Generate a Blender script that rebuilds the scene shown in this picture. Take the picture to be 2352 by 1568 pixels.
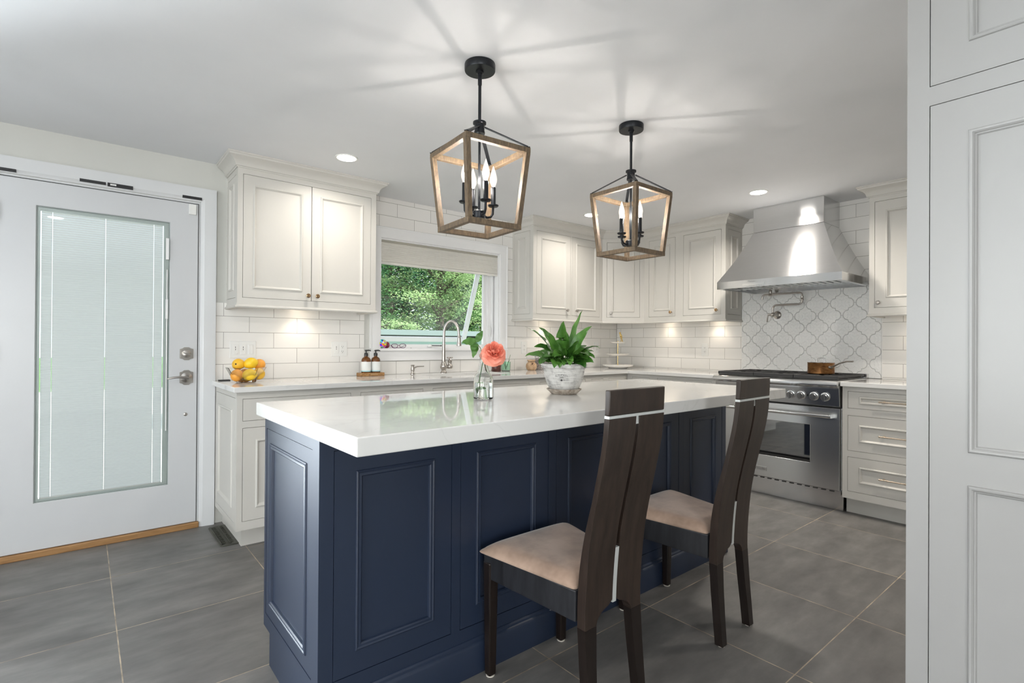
import bpy, bmesh, math, random
from math import pi, sin, cos, radians, sqrt
from mathutils import Vector, Matrix

for o in list(bpy.data.objects): bpy.data.objects.remove(o)
SC = bpy.context.scene
COL = SC.collection
random.seed(7)

# ------------------------------------------------------------------ camera, world, exposure, big lights
cam_d = bpy.data.cameras.new('camera'); cam = bpy.data.objects.new('camera', cam_d); COL.objects.link(cam)
cam_d.sensor_width = 36; cam_d.lens = 1198.64/2352*36; cam_d.clip_start = .02; cam_d.clip_end = 200
CF = Vector((0.63546144, 0.77212178, 0.00408879)); CR = Vector((0.77209655, -0.63547403, 0.00629916)); CU = Vector((-7.46204431e-03, 8.45932528e-04, 9.99971801e-01))
cam.matrix_world = Matrix(((CR.x, CU.x, -CF.x, 0), (CR.y, CU.y, -CF.y, 0), (CR.z, CU.z, -CF.z, 1.163), (0, 0, 0, 1)))
SC.camera = cam
SC.view_settings.view_transform = 'Standard'; SC.view_settings.look = 'None'
SC.view_settings.exposure = 0.07; SC.view_settings.gamma = 1.0; SC.view_settings.use_curve_mapping = False

W = bpy.data.worlds.new('sky'); SC.world = W; W.use_nodes = True
wn = W.node_tree; wn.nodes.clear()
bg = wn.nodes.new('ShaderNodeBackground'); wo = wn.nodes.new('ShaderNodeOutputWorld')
sky = wn.nodes.new('ShaderNodeTexSky'); sky.sky_type = 'HOSEK_WILKIE'; sky.turbidity = 4.0; sky.ground_albedo = .3
sky.sun_direction = (0.25, -0.55, 0.8)
mixw = wn.nodes.new('ShaderNodeMix'); mixw.data_type = 'RGBA'; mixw.inputs[0].default_value = .55
mixw.inputs[7].default_value = (.86, .93, 1.0, 1)
wn.links.new(sky.outputs[0], mixw.inputs[6]); wn.links.new(mixw.outputs[2], bg.inputs[0])
bg.inputs[1].default_value = 3.3
wn.links.new(bg.outputs[0], wo.inputs[0])

def area(name, loc, rot, sx, sy, power, col=(1, 1, 1), shape='RECTANGLE', spread=None, parent=None):
    d = bpy.data.lights.new(name, 'AREA'); d.shape = shape; d.size = sx
    if shape in ('RECTANGLE', 'ELLIPSE'): d.size_y = sy
    d.energy = power; d.color = col
    if spread: d.spread = spread
    o = bpy.data.objects.new(name, d); COL.objects.link(o); o.location = loc; o.rotation_euler = rot
    return o
sd = bpy.data.lights.new('sun', 'SUN'); sd.energy = 9.5; sd.angle = radians(1.0); sd.color = (1, .96, .88)
sun = bpy.data.objects.new('sun', sd); COL.objects.link(sun); sun.rotation_euler = Vector((0.25, -0.55, 0.8)).to_track_quat('Z', 'Y').to_euler()
DAY = (1.0, .985, .965)
# area lamps as daylight at window openings; left and rear windows are made up
area('daylight', (-1.21, 4.02, 1.1), (radians(-90), 0, 0), .46, 1.9, 360, (.86, .93, 1.0))             # glazed panel left of the door
area('daylight', (-3.42, 0.9, 1.25), (0, radians(-90), 0), 1.75, 3.3, 98, DAY)           # invented left wall window, unseen, adds light
area('daylight', (-2.0, -3.72, 1.28), (radians(90), 0, 0), 2.3, 1.65, 165, DAY)             # invented windows behind the camera, added to light the room

# ------------------------------------------------------------------ materials
MATS = {}
def nmat(name):
    m = bpy.data.materials.new(name); m.use_nodes = True
    b = m.node_tree.nodes['Principled BSDF']; MATS[name] = m
    return m, m.node_tree.nodes, m.node_tree.links, b
def simple(name, col, rough=.5, metal=0., spec=None, **kw):
    m, n, l, b = nmat(name)
    b.inputs['Base Color'].default_value = (*col, 1); b.inputs['Roughness'].default_value = rough; b.inputs['Metallic'].default_value = metal
    if spec is not None: b.inputs['Specular IOR Level'].default_value = spec
    for k, v in kw.items(): b.inputs[k.replace('_', ' ')].default_value = v
    return m
def tc(n, l, scale=(1, 1, 1), kind='Object'):
    t = n.new('ShaderNodeTexCoord'); mp = n.new('ShaderNodeMapping'); mp.inputs['Scale'].default_value = scale
    l.new(t.outputs[kind], mp.inputs[0]); return mp.outputs[0]
def noise(n, l, vec, scale, detail=4, rough=.55):
    t = n.new('ShaderNodeTexNoise'); t.inputs['Scale'].default_value = scale; t.inputs['Detail'].default_value = detail; t.inputs['Roughness'].default_value = rough
    l.new(vec, t.inputs['Vector']); return t.outputs['Fac']
def ramp(n, l, fac, stops):
    r = n.new('ShaderNodeValToRGB'); e = r.color_ramp.elements
    while len(e) < len(stops): e.new(.5)
    for i, (p, c) in enumerate(stops): e[i].position = p; e[i].color = (*c, 1)
    l.new(fac, r.inputs[0]); return r.outputs[0]
def bump(n, l, b, h, strength=.2, dist=.01):
    bp = n.new('ShaderNodeBump'); bp.inputs['Strength'].default_value = strength; bp.inputs['Distance'].default_value = dist
    l.new(h, bp.inputs['Height']); l.new(bp.outputs[0], b.inputs['Normal']); return bp
def paint(name, col, rough=.4, var=.03):
    m, n, l, b = nmat(name)
    v = tc(n, l); f = noise(n, l, v, 3.0)
    c = ramp(n, l, f, [(.3, tuple(x*(1-var) for x in col)), (.7, col)])
    l.new(c, b.inputs['Base Color']); b.inputs['Roughness'].default_value = rough
    bump(n, l, b, noise(n, l, v, 260, 2), .04, .002)
    return m
cream = paint('cabinet_paint', (.60, .583, .543), .46)
crown_m = cream
wallp = paint('wall_paint', (.62, .62, .585), .6)
ceilp = paint('ceiling_paint', (.80, .81, .83), .7)
white = paint('trim_paint', (.87, .87, .87), .3)
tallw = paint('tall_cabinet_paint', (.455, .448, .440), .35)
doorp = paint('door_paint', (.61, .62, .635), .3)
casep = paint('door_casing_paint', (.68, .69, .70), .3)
navy = paint('navy_paint', (.0155, .026, .054), .42, .06); navy.node_tree.nodes['Principled BSDF'].inputs['Specular IOR Level'].default_value = .6
plast = simple('white_plastic', (.82, .82, .80), .3)
black = simple('black_metal', (.018, .02, .024), .38, .6)
rubber = simple('black_strip', (.012, .012, .014), .5)
dark = simple('dark_gap', (.03, .03, .03), .8)
feltw = simple('felt_pad', (.75, .70, .62), .9)
bronze = simple('bronze', (.42, .28, .16), .25, 1.0)
champ = simple('champagne_metal', (.50, .42, .33), .28, 1.0)
gold = simple('gold', (.83, .62, .25), .25, 1.0)
nickel = simple('brushed_nickel', (.46, .43, .40), .28, 1.0)
polish = simple('polished_steel', (.75, .75, .75), .12, 1.0)
amber = simple('amber_glass', (.20, .07, .015), .06, 0, .6, Transmission_Weight=.35)
blackp = simple('black_plastic', (.015, .015, .016), .3)
iron = simple('cast_iron', (.035, .035, .036), .55, .3)
porc = simple('porcelain', (.86, .84, .80), .2)
def glassm(name, col=(1, 1, 1), rough=0.0, ior=1.45):
    m, n, l, b = nmat(name)
    b.inputs['Base Color'].default_value = (*col, 1); b.inputs['Roughness'].default_value = rough
    b.inputs['IOR'].default_value = ior; b.inputs['Transmission Weight'].default_value = 1.0
    return m
glass = glassm('clear_glass', (.97, .99, .98)); gglass = glassm('green_glass', (.70, .93, .80))
m, n, l, b = nmat('window_glass')       # thin pane: see-through with a real surface reflection
n.clear(); out = n.new('ShaderNodeOutputMaterial'); tr = n.new('ShaderNodeBsdfTransparent'); tr.inputs[0].default_value = (.985, .995, .99, 1)
gl = n.new('ShaderNodeBsdfGlossy'); gl.inputs['Roughness'].default_value = 0.01
fr = n.new('ShaderNodeFresnel'); fr.inputs[0].default_value = 1.5; mx = n.new('ShaderNodeMixShader')
l.new(fr.outputs[0], mx.inputs[0]); l.new(tr.outputs[0], mx.inputs[1]); l.new(gl.outputs[0], mx.inputs[2]); l.new(mx.outputs[0], out.inputs[0])
pane_m = m
m, n, l, b = nmat('coated_oven_glass'); n.clear(); out = n.new('ShaderNodeOutputMaterial'); tr = n.new('ShaderNodeBsdfTransparent'); tr.inputs[0].default_value = (.6, .6, .62, 1); gl = n.new('ShaderNodeBsdfGlossy'); gl.inputs['Roughness'].default_value = .03
mx = n.new('ShaderNodeMixShader'); mx.inputs[0].default_value = .42; l.new(tr.outputs[0], mx.inputs[1]); l.new(gl.outputs[0], mx.inputs[2]); l.new(mx.outputs[0], out.inputs[0]); oven_pane = m
def emit(name, col, s):
    m, n, l, b = nmat(name); b.inputs['Base Color'].default_value = (*col, 1)
    b.inputs['Emission Color'].default_value = (*col, 1); b.inputs['Emission Strength'].default_value = s; return m
fil_m = emit('filament_glow', (1, .92, .84), 1350)
m, n, l, b = nmat('bulb_envelope'); n.clear(); out = n.new('ShaderNodeOutputMaterial'); tr = n.new('ShaderNodeBsdfTransparent'); em = n.new('ShaderNodeEmission'); em.inputs[0].default_value = (1, .93, .84, 1); em.inputs[1].default_value = 5
ad = n.new('ShaderNodeMixShader'); ad.inputs[0].default_value = .22; l.new(tr.outputs[0], ad.inputs[1]); l.new(em.outputs[0], ad.inputs[2])
gl = n.new('ShaderNodeBsdfGlossy'); gl.inputs['Roughness'].default_value = .02; fr = n.new('ShaderNodeFresnel'); fr.inputs[0].default_value = 1.45; mx = n.new('ShaderNodeMixShader')
l.new(fr.outputs[0], mx.inputs[0]); l.new(ad.outputs[0], mx.inputs[1]); l.new(gl.outputs[0], mx.inputs[2]); l.new(mx.outputs[0], out.inputs[0]); bulb_m = m
disc_m = emit('downlight_glow', (1, .96, .90), 14)
puck_m = emit('puck_glow', (1, .86, .68), 12)

# floor tile 24 in grid
m, n, l, b = nmat('floor_tile'); floor_m = m
v = tc(n, l)
def mth(op, a, bb=None, c=None):
    x = n.new('ShaderNodeMath'); x.operation = op
    for i, q in enumerate((a, bb, c)):
        if q is None: continue
        if isinstance(q, (int, float)): x.inputs[i].default_value = q
        else: l.new(q, x.inputs[i])
    return x.outputs[0]
sp = n.new('ShaderNodeSeparateXYZ'); l.new(v, sp.inputs[0])
P_ = .6125
fx = mth('DIVIDE', mth('SUBTRACT', sp.outputs[0], .115), P_); fy = mth('DIVIDE', mth('SUBTRACT', sp.outputs[1], .788), P_)
def edge(f):
    a = mth('FRACT', f); return mth('MINIMUM', a, mth('SUBTRACT', 1.0, a))
dd = mth('MINIMUM', edge(fx), edge(fy)); g = mth('LESS_THAN', dd, .0032)
cid = n.new('ShaderNodeCombineXYZ'); l.new(mth('FLOOR', fx), cid.inputs[0]); l.new(mth('FLOOR', fy), cid.inputs[1])
wnz = n.new('ShaderNodeTexWhiteNoise'); l.new(cid.outputs[0], wnz.inputs[0])
mp2 = n.new('ShaderNodeMapping'); mp2.inputs['Scale'].default_value = (1.2, 3.2, 1); l.new(v, mp2.inputs[0])
l.new(wnz.outputs['Color'], mp2.inputs['Location'])
nz = noise(n, l, mp2.outputs[0], 2.6, 8, .62)
cr = ramp(n, l, nz, [(.28, (.092, .088, .084)), (.5, (.142, .136, .130)), (.72, (.200, .190, .181))])
hsv = n.new('ShaderNodeHueSaturation'); l.new(cr, hsv.inputs['Color']); l.new(mth('MULTIPLY_ADD', wnz.outputs['Value'], .16, .92), hsv.inputs['Value'])
gc = n.new('ShaderNodeMix'); gc.data_type = 'RGBA'; l.new(g, gc.inputs[0]); l.new(hsv.outputs[0], gc.inputs[6])
gcol = ramp(n, l, noise(n, l, v, 9, 3), [(.35, (.20, .16, .12)), (.65, (.52, .42, .30))]); l.new(gcol, gc.inputs[7])
l.new(gc.outputs[2], b.inputs['Base Color'])
l.new(mth('MULTIPLY_ADD', noise(n, l, v, 7, 5), .25, .33), b.inputs['Roughness'])
bump(n, l, b, mth('MULTIPLY', g, -1.0), .3, .002)

# subway tile: brick pattern on (a, z) in object space
def subway(name, axis, a0, base, rowh=.1032):
    m, n, l, b = nmat(name)
    v = tc(n, l); s = n.new('ShaderNodeSeparateXYZ'); l.new(v, s.inputs[0]); c = n.new('ShaderNodeCombineXYZ')
    a = n.new('ShaderNodeMath'); a.operation = 'MULTIPLY_ADD'; l.new(s.outputs[axis], a.inputs[0]); a.inputs[1].default_value = 1 if axis == 0 else -1; a.inputs[2].default_value = -a0 + 10*.3063
    z = n.new('ShaderNodeMath'); z.operation = 'SUBTRACT'; l.new(s.outputs[2], z.inputs[0]); z.inputs[1].default_value = base
    l.new(a.outputs[0], c.inputs[0]); l.new(z.outputs[0], c.inputs[1])
    t = n.new('ShaderNodeTexBrick'); l.new(c.outputs[0], t.inputs['Vector'])
    t.offset = .5; t.offset_frequency = 2; t.squash = 1
    t.inputs['Color1'].default_value = (.83, .815, .785, 1); t.inputs['Color2'].default_value = (.86, .845, .815, 1); t.inputs['Mortar'].default_value = (.30, .28, .255, 1)
    for k, q in (('Scale', 1), ('Mortar Size', .0013), ('Mortar Smooth', .1), ('Bias', 0), ('Brick Width', .3063), ('Row Height', rowh)): t.inputs[k].default_value = q
    l.new(t.outputs['Color'], b.inputs['Base Color']); b.inputs['Roughness'].default_value = .16
    i = n.new('ShaderNodeMath'); i.operation = 'MULTIPLY'; l.new(t.outputs['Fac'], i.inputs[0]); i.inputs[1].default_value = -1
    a2 = n.new('ShaderNodeMath'); a2.operation = 'MULTIPLY_ADD'; l.new(noise(n, l, v, 5, 2), a2.inputs[0]); a2.inputs[1].default_value = .5; l.new(i.outputs[0], a2.inputs[2])
    bump(n, l, b, a2.outputs[0], .35, .002)
    return m
sub_back = subway('subway_tile_back', 0, .857, .9135, .1041); sub_right = subway('subway_tile_side', 1, -2.97+.3063/2, .927)

m, n, l, b = nmat('quartz'); quartz = m
v = tc(n, l, (1.2, 1.8, 1)); nn = n.new('ShaderNodeTexNoise'); nn.inputs['Scale'].default_value = 1.3; nn.inputs['Detail'].default_value = 5; nn.inputs['Distortion'].default_value = 1.2; l.new(v, nn.inputs['Vector'])
x = n.new('ShaderNodeMath'); x.operation = 'SUBTRACT'; l.new(nn.outputs['Fac'], x.inputs[0]); x.inputs[1].default_value = .5
y = n.new('ShaderNodeMath'); y.operation = 'ABSOLUTE'; l.new(x.outputs[0], y.inputs[0])
l.new(ramp(n, l, y.outputs[0], [(0, (.68, .675, .66)), (.010, (.725, .72, .705))]), b.inputs['Base Color']); b.inputs['Roughness'].default_value = .035

def steel_m(name, col=(.70, .70, .70), r=.17, ani=.9):
    m, n, l, b = nmat(name); v = tc(n, l, (1, 1, 60)); f = noise(n, l, v, 8, 3)
    l.new(ramp(n, l, f, [(.3, tuple(c*.94 for c in col)), (.7, col)]), b.inputs['Base Color']); b.inputs['Metallic'].default_value = 1
    b.inputs['Roughness'].default_value = r; b.inputs['Anisotropic'].default_value = ani; b.inputs['Anisotropic Rotation'].default_value = .25
    tg = n.new('ShaderNodeTangent'); tg.direction_type = 'UV_MAP'; tg.uv_map = 'uv'; l.new(tg.outputs[0], b.inputs['Tangent'])
    m['brushed'] = 1; return m
steel = steel_m('stainless'); steel_door = steel_m('stainless_door', (.78, .78, .78), r=.22, ani=.8)
ovenglass = simple('oven_glass', (.05, .05, .055), .05, 0, .9)

def woodm(name, c1, c2, scale=(1, 1, 1), rough=.4, ns=8):
    m, n, l, b = nmat(name); v = tc(n, l, scale); f = noise(n, l, v, ns, 6, .6)
    l.new(ramp(n, l, f, [(.3, c1), (.7, c2)]), b.inputs['Base Color']); b.inputs['Roughness'].default_value = rough
    bump(n, l, b, f, .12, .002); return m
espresso = woodm('espresso_wood', (.018, .011, .008), (.042, .027, .020), (6, 6, .8), .33)
blackwood = woodm('black_wood', (.010, .010, .012), (.024, .025, .030), (6, 6, .8), .35)
legwood = woodm('dark_leg_wood', (.007, .004, .003), (.016, .010, .008), (6, 6, .8), .3)
lantern_w = woodm('weathered_wood', (.075, .055, .038), (.215, .15, .088), (9, 9, 2.5), .6, 14)
oak = woodm('oak', (.26, .13, .045), (.42, .23, .09), (1, 12, 12), .5)
tray_w = woodm('rustic_wood', (.16, .07, .02), (.50, .28, .11), (5, 14, 14), .5)
m, n, l, b = nmat('suede'); suede = m
v = tc(n, l); f = noise(n, l, v, 6, 4, .6)
l.new(ramp(n, l, f, [(.32, (.25, .165, .12)), (.6, (.47, .33, .25))]), b.inputs['Base Color']); b.inputs['Roughness'].default_value = .75
b.inputs['Sheen Weight'].default_value = .6; b.inputs['Sheen Roughness'].default_value = .4; bump(n, l, b, noise(n, l, v, 120, 3), .15, .002)
m, n, l, b = nmat('shade_fabric'); shade_m = m
v = tc(n, l, (1, 1, 22)); l.new(ramp(n, l, noise(n, l, v, 9, 4), [(.3, (.82, .80, .73)), (.7, (.90, .885, .82))]), b.inputs['Base Color']); b.inputs['Roughness'].default_value = .9
tl = n.new('ShaderNodeBsdfTranslucent'); tl.inputs[0].default_value = (.95, .90, .80, 1); mx = n.new('ShaderNodeMixShader'); mx.inputs[0].default_value = .22; out = [q for q in n if q.type == 'OUTPUT_MATERIAL'][0]; l.new(b.outputs[0], mx.inputs[1]); l.new(tl.outputs[0], mx.inputs[2]); l.new(mx.outputs[0], out.inputs[0])
m, n, l, b = nmat('blind_slat'); slat_m = m
n.clear(); out = n.new('ShaderNodeOutputMaterial'); df = n.new('ShaderNodeBsdfDiffuse'); df.inputs[0].default_value = (.90, .905, .905, 1); tl = n.new('ShaderNodeBsdfTranslucent'); tl.inputs[0].default_value = (.85, .86, .86, 1)
mx = n.new('ShaderNodeMixShader'); mx.inputs[0].default_value = .42; l.new(df.outputs[0], mx.inputs[1]); l.new(tl.outputs[0], mx.inputs[2]); l.new(mx.outputs[0], out.inputs[0])
def leafm(name, c1, c2, trans=.3, rough=.4, ns=20):
    m, n, l, b = nmat(name); out = [q for q in n if q.type == 'OUTPUT_MATERIAL'][0]
    oi = noise(n, l, tc(n, l), ns, 2); c = ramp(n, l, oi, [(.3, c1), (.7, c2)]); l.new(c, b.inputs['Base Color']); b.inputs['Roughness'].default_value = rough
    t = n.new('ShaderNodeBsdfTranslucent'); l.new(c, t.inputs[0]); mx = n.new('ShaderNodeMixShader'); mx.inputs[0].default_value = trans
    l.new(b.outputs[0], mx.inputs[1]); l.new(t.outputs[0], mx.inputs[2]); l.new(mx.outputs[0], out.inputs[0]); return m
plantleaf = leafm('peace_lily_leaf', (.022, .095, .012), (.11, .27, .045), .25, .24, 14)
roseleaf = leafm('rose_leaf', (.06, .16, .03), (.12, .26, .06), .25)
petal = leafm('rose_petal', (.93, .30, .20), (.98, .47, .36), .30, .5, 30)
tree_l = [leafm('maple_leaf_bright', (.20, .36, .13), (.48, .62, .32), .45, .5, 1.2), leafm('leaf_mid', (.06, .19, .06), (.16, .34, .12), .4, .5, 1.2), leafm('leaf_dark', (.02, .09, .035), (.06, .19, .08), .35, .5, 1.0)]
bark = woodm('bark', (.05, .04, .03), (.16, .13, .10), (4, 4, 1), .9, 4)
grass_m = woodm('lawn', (.05, .14, .03), (.12, .25, .06), (1, 1, 1), .9, 3)
shed_roof_m = paint('shed_roof', (.17, .22, .22), .6); shed_wall_m = paint('shed_wall', (.36, .47, .45), .7)
m, n, l, b = nmat('whitewashed_terracotta'); potm = m
v = tc(n, l); f = noise(n, l, v, 14, 7, .68); f2 = noise(n, l, tc(n, l, (6, 6, 60)), 3, 5)
a = n.new('ShaderNodeMath'); a.operation = 'MULTIPLY_ADD'; l.new(f2, a.inputs[0]); a.inputs[1].default_value = .5; l.new(f, a.inputs[2])
l.new(ramp(n, l, a.outputs[0], [(.50, (.09, .09, .10)), (.61, (.36, .35, .34)), (.76, (.62, .61, .585)), (1.0, (.74, .73, .70))]), b.inputs['Base Color']); b.inputs['Roughness'].default_value = .8; bump(n, l, b, a.outputs[0], .35, .003)
saucerm = woodm('whitewashed_saucer', (.24, .18, .14), (.68, .62, .54), (3, 3, 3), .8, 12)
lemon_m = []
for nm, c in (('lemon_skin', (.90, .58, .02)), ('orange_skin', (.88, .38, .05)), ('mango_skin', (.82, .47, .03))):
    m, n, l, b = nmat(nm); v = tc(n, l); l.new(ramp(n, l, noise(n, l, v, 14, 3), [(.3, tuple(x*.86 for x in c)), (.7, c)]), b.inputs['Base Color']); b.inputs['Roughness'].default_value = .38
    bump(n, l, b, noise(n, l, v, 170, 2), .25, .002); lemon_m.append(m)
m, n, l, b = nmat('label_paper'); lab_m = m
v = tc(n, l); s = n.new('ShaderNodeSeparateXYZ'); l.new(v, s.inputs[0])
l.new(ramp(n, l, s.outputs[2], [(.012, (.30, .62, .68)), (.02, (.80, .82, .80))]), b.inputs['Base Color'])
copper = woodm('aged_copper', (.20, .085, .03), (.45, .22, .08), (3, 3, 8), .35, 10); copper.node_tree.nodes['Principled BSDF'].inputs['Metallic'].default_value = .8
m, n, l, b = nmat('patchwork'); patch = m
v = tc(n, l); vo = n.new('ShaderNodeTexVoronoi'); vo.inputs['Scale'].default_value = 75; l.new(v, vo.inputs['Vector'])
hs = n.new('ShaderNodeHueSaturation'); hs.inputs['Saturation'].default_value = 1.5; l.new(vo.outputs['Color'], hs.inputs['Color']); l.new(hs.outputs[0], b.inputs['Base Color'])
m, n, l, b = nmat('speckled_grey'); speck = m
v = tc(n, l); l.new(ramp(n, l, noise(n, l, v, 220, 3), [(.4, (.07, .06, .06)), (.55, (.34, .31, .29)), (.65, (.7, .66, .62))]), b.inputs['Base Color'])
clothm = woodm('linen_sack', (.36, .22, .12), (.66, .47, .30), (1, 1, 1), .85, 20)
maroon = woodm('maroon_glaze', (.05, .012, .010), (.14, .04, .03), (1, 1, 1), .3, 30)
soilm = woodm('soil', (.02, .012, .008), (.06, .04, .025), (1, 1, 1), .95, 40)
vent_m = woodm('oiled_bronze', (.035, .035, .028), (.08, .08, .06), (1, 1, 1), .45, 30)
red = simple('maroon_lacquer', (.28, .03, .06), .2); purple = simple('purple_frame', (.10, .02, .08), .2)
waterm = glassm('water', (.97, .99, .99), 0, 1.33)

# arabesque relief tile, pattern from UV (tile-local metres)
m, n, l, b = nmat('relief_tile'); relief = m
uv = n.new('ShaderNodeUVMap'); uv.uv_map = 'uv'; s = n.new('ShaderNodeSeparateXYZ'); l.new(uv.outputs[0], s.inputs[0])
X_, Y_ = s.outputs[0], s.outputs[1]
r_ = mth('SQRT', mth('ADD', mth('MULTIPLY', X_, X_), mth('MULTIPLY', Y_, Y_)))
th_ = mth('ARCTAN2', Y_, X_)
w1 = mth('COSINE', mth('ADD', mth('MULTIPLY', r_, 210.), mth('MULTIPLY', mth('COSINE', mth('MULTIPLY', th_, 4.)), 2.6)))
w2 = mth('SINE', mth('ADD', mth('MULTIPLY', mth('ABSOLUTE', X_), 300.), mth('MULTIPLY', mth('SINE', mth('MULTIPLY', mth('ABSOLUTE', Y_), 170.)), 2.2)))
hh = mth('MULTIPLY', w1, mth('ADD', w2, .6))
hh = mth('SMOOTH_MIN', mth('MAXIMUM', hh, -.15), .9, .3)
b.inputs['Base Color'].default_value = (.84, .845, .835, 1); b.inputs['Roughness'].default_value = .22
bump(n, l, b, hh, .42, .0035)
grout = simple('grout', (.30, .29, .27), .9)

# ------------------------------------------------------------------ mesh helpers
OFF = {}
def tag(o, label=None, cat=None, group=None, kind=None):
    if label: o['label'] = label
    if cat: o['category'] = cat
    if group: o['group'] = group
    if kind: o['kind'] = kind
    return o
def thing(name, label, cat, loc=(0, 0, 0), group=None):
    o = bpy.data.objects.new(name, None); o.empty_display_size = .05; COL.objects.link(o); o.location = loc; OFF[o.name] = Vector(loc)
    return tag(o, label, cat, group)
class MB:
    def __init__(s): s.v = []; s.f = []; s.mi = []; s.uv = None
    def add(s, vs, fs, mi=0):
        k = len(s.v); s.v += [Vector(p) for p in vs]; s.f += [tuple(i+k for i in f) for f in fs]; s.mi += [mi]*len(fs); return s
    def box(s, x0, x1, y0, y1, z0, z1, mi=0):
        return s.add([(x, y, z) for x in (x0, x1) for y in (y0, y1) for z in (z0, z1)], [(0, 1, 3, 2), (4, 6, 7, 5), (0, 4, 5, 1), (2, 3, 7, 6), (0, 2, 6, 4), (1, 5, 7, 3)], mi)
    def fbox(s, F, a0, a1, d0, d1, z0, z1, mi=0):
        return s.add([F(a, d, z) for a in (a0, a1) for d in (d0, d1) for z in (z0, z1)], [(0, 1, 3, 2), (4, 6, 7, 5), (0, 4, 5, 1), (2, 3, 7, 6), (0, 2, 6, 4), (1, 5, 7, 3)], mi)
    def bar(s, p, q, w, h=None, up=(0, 0, 1), mi=0, w2=None, h2=None):
        p = Vector(p); q = Vector(q); h = h or w; t = (q-p).normalized(); x = t.cross(Vector(up))
        if x.length < 1e-4: x = t.cross(Vector((1, 0, 0)))
        x.normalize(); y = x.cross(t); w2 = w2 or w; h2 = h2 or h
        vs = [c+x*a*ww/2+y*e*hh_/2 for c, ww, hh_ in ((p, w, h), (q, w2, h2)) for a, e in ((-1, -1), (1, -1), (1, 1), (-1, 1))]
        return s.add(vs, [(0, 3, 2, 1), (4, 5, 6, 7), (0, 1, 5, 4), (1, 2, 6, 5), (2, 3, 7, 6), (3, 0, 4, 7)], mi)
    def tube(s, pts, r, n=12, caps=True, mi=0):
        pts = [Vector(p) for p in pts]; R = r if isinstance(r, (list, tuple)) else [r]*len(pts)
        t0 = (pts[1]-pts[0]).normalized(); x = t0.cross(Vector((0, 0, 1)));
        if x.length < 1e-3: x = t0.cross(Vector((0, 1, 0)))
        x.normalize(); vs = []
        for i, p in enumerate(pts):
            t = (pts[min(i+1, len(pts)-1)]-pts[max(i-1, 0)]).normalized(); x = (x-t*x.dot(t)).normalized(); y = t.cross(x)
            vs += [p+(x*cos(2*pi*k/n)+y*sin(2*pi*k/n))*R[i] for k in range(n)]
        fs = [(i*n+k, i*n+(k+1) % n, (i+1)*n+(k+1) % n, (i+1)*n+k) for i in range(len(pts)-1) for k in range(n)]
        if caps: fs += [tuple(range(n))[::-1], tuple((len(pts)-1)*n+k for k in range(n))]
        return s.add(vs, fs, mi)
    def lathe(s, prof, c, axis=(0, 0, 1), n=24, mi=0, fn=None):
        # prof: [(r, h)], closed to the axis at both ends when r ~ 0
        c = Vector(c); ax = Vector(axis).normalized(); x = ax.orthogonal().normalized() if abs(ax.z) < .99 else Vector((1, 0, 0)); y = ax.cross(x)
        vs = []; 
        for r, h in prof:
            for k in range(n):
                a = 2*pi*k/n; rr = r*(fn(a, h) if fn else 1); vs.append(c+ax*h+(x*cos(a)+y*sin(a))*max(rr, 1e-5))
        fs = [(i*n+k, i*n+(k+1) % n, (i+1)*n+(k+1) % n, (i+1)*n+k) for i in range(len(prof)-1) for k in range(n)]
        fs += [tuple(range(n))[::-1], tuple((len(prof)-1)*n+k for k in range(n))]
        return s.add(vs, fs, mi)
    def ell(s, c, rx, ry, rz, n=20, m=12, rot=None, fn=None, mi=0):
        c = Vector(c); vs = []; 
        for j in range(1, m):
            ph = pi*j/m
            for k in range(n):
                a = 2*pi*k/n; p = Vector((rx*sin(ph)*cos(a), ry*sin(ph)*sin(a), rz*cos(ph)))
                if fn: p = fn(p)
                if rot: p = rot @ p
                vs.append(c+p)
        fs = [(j*n+k, j*n+(k+1) % n, (j+1)*n+(k+1) % n, (j+1)*n+k) for j in range(m-2) for k in range(n)]
        t = Vector((0, 0, rz)); bt = Vector((0, 0, -rz))
        if fn: t = fn(t); bt = fn(bt)
        if rot: t = rot @ t; bt = rot @ bt
        K = len(vs); vs += [c+t, c+bt]
        fs += [(K, (k+1) % n, k) for k in range(n)] + [(K+1, (m-2)*n+k, (m-2)*n+(k+1) % n) for k in range(n)]
        return s.add(vs, fs, mi)
    def prism(s, poly, h0, h1, T=lambda x, y, h: (x, y, h), mi=0):
        k = len(poly); vs = [T(x, y, h0) for x, y in poly]+[T(x, y, h1) for x, y in poly]
        return s.add(vs, [tuple(range(k))[::-1], tuple(range(k, 2*k))]+[(i, (i+1) % k, (i+1) % k+k, i+k) for i in range(k)], mi)
    def sweep(s, path, prof, side=1, closed_prof=True, mi=0):
        # path in XY, prof [(out, z)]; out measured to the 'side' of travel
        n = len(path); P = [Vector((p[0], p[1])) for p in path]; offs = []
        for i in range(n):
            d = []
            if i > 0: d.append((P[i]-P[i-1]).normalized())
            if i < n-1: d.append((P[i+1]-P[i]).normalized())
            nn_ = [Vector((q.y, -q.x))*side for q in d]
            if len(nn_) == 2: m_ = (nn_[0]+nn_[1]).normalized(); m_ = m_/max(.2, m_.dot(nn_[0]))
            else: m_ = nn_[0]
            offs.append(m_)
        k = len(prof); vs = [(P[i].x+offs[i].x*o, P[i].y+offs[i].y*o, z) for i in range(n) for o, z in prof]
        fs = [(i*k+j, i*k+(j+1) % k, (i+1)*k+(j+1) % k, (i+1)*k+j) for i in range(n-1) for j in range(k)]
        fs += [tuple(range(k))[::-1], tuple((n-1)*k+j for j in range(k))]
        return s.add(vs, fs, mi)
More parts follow.
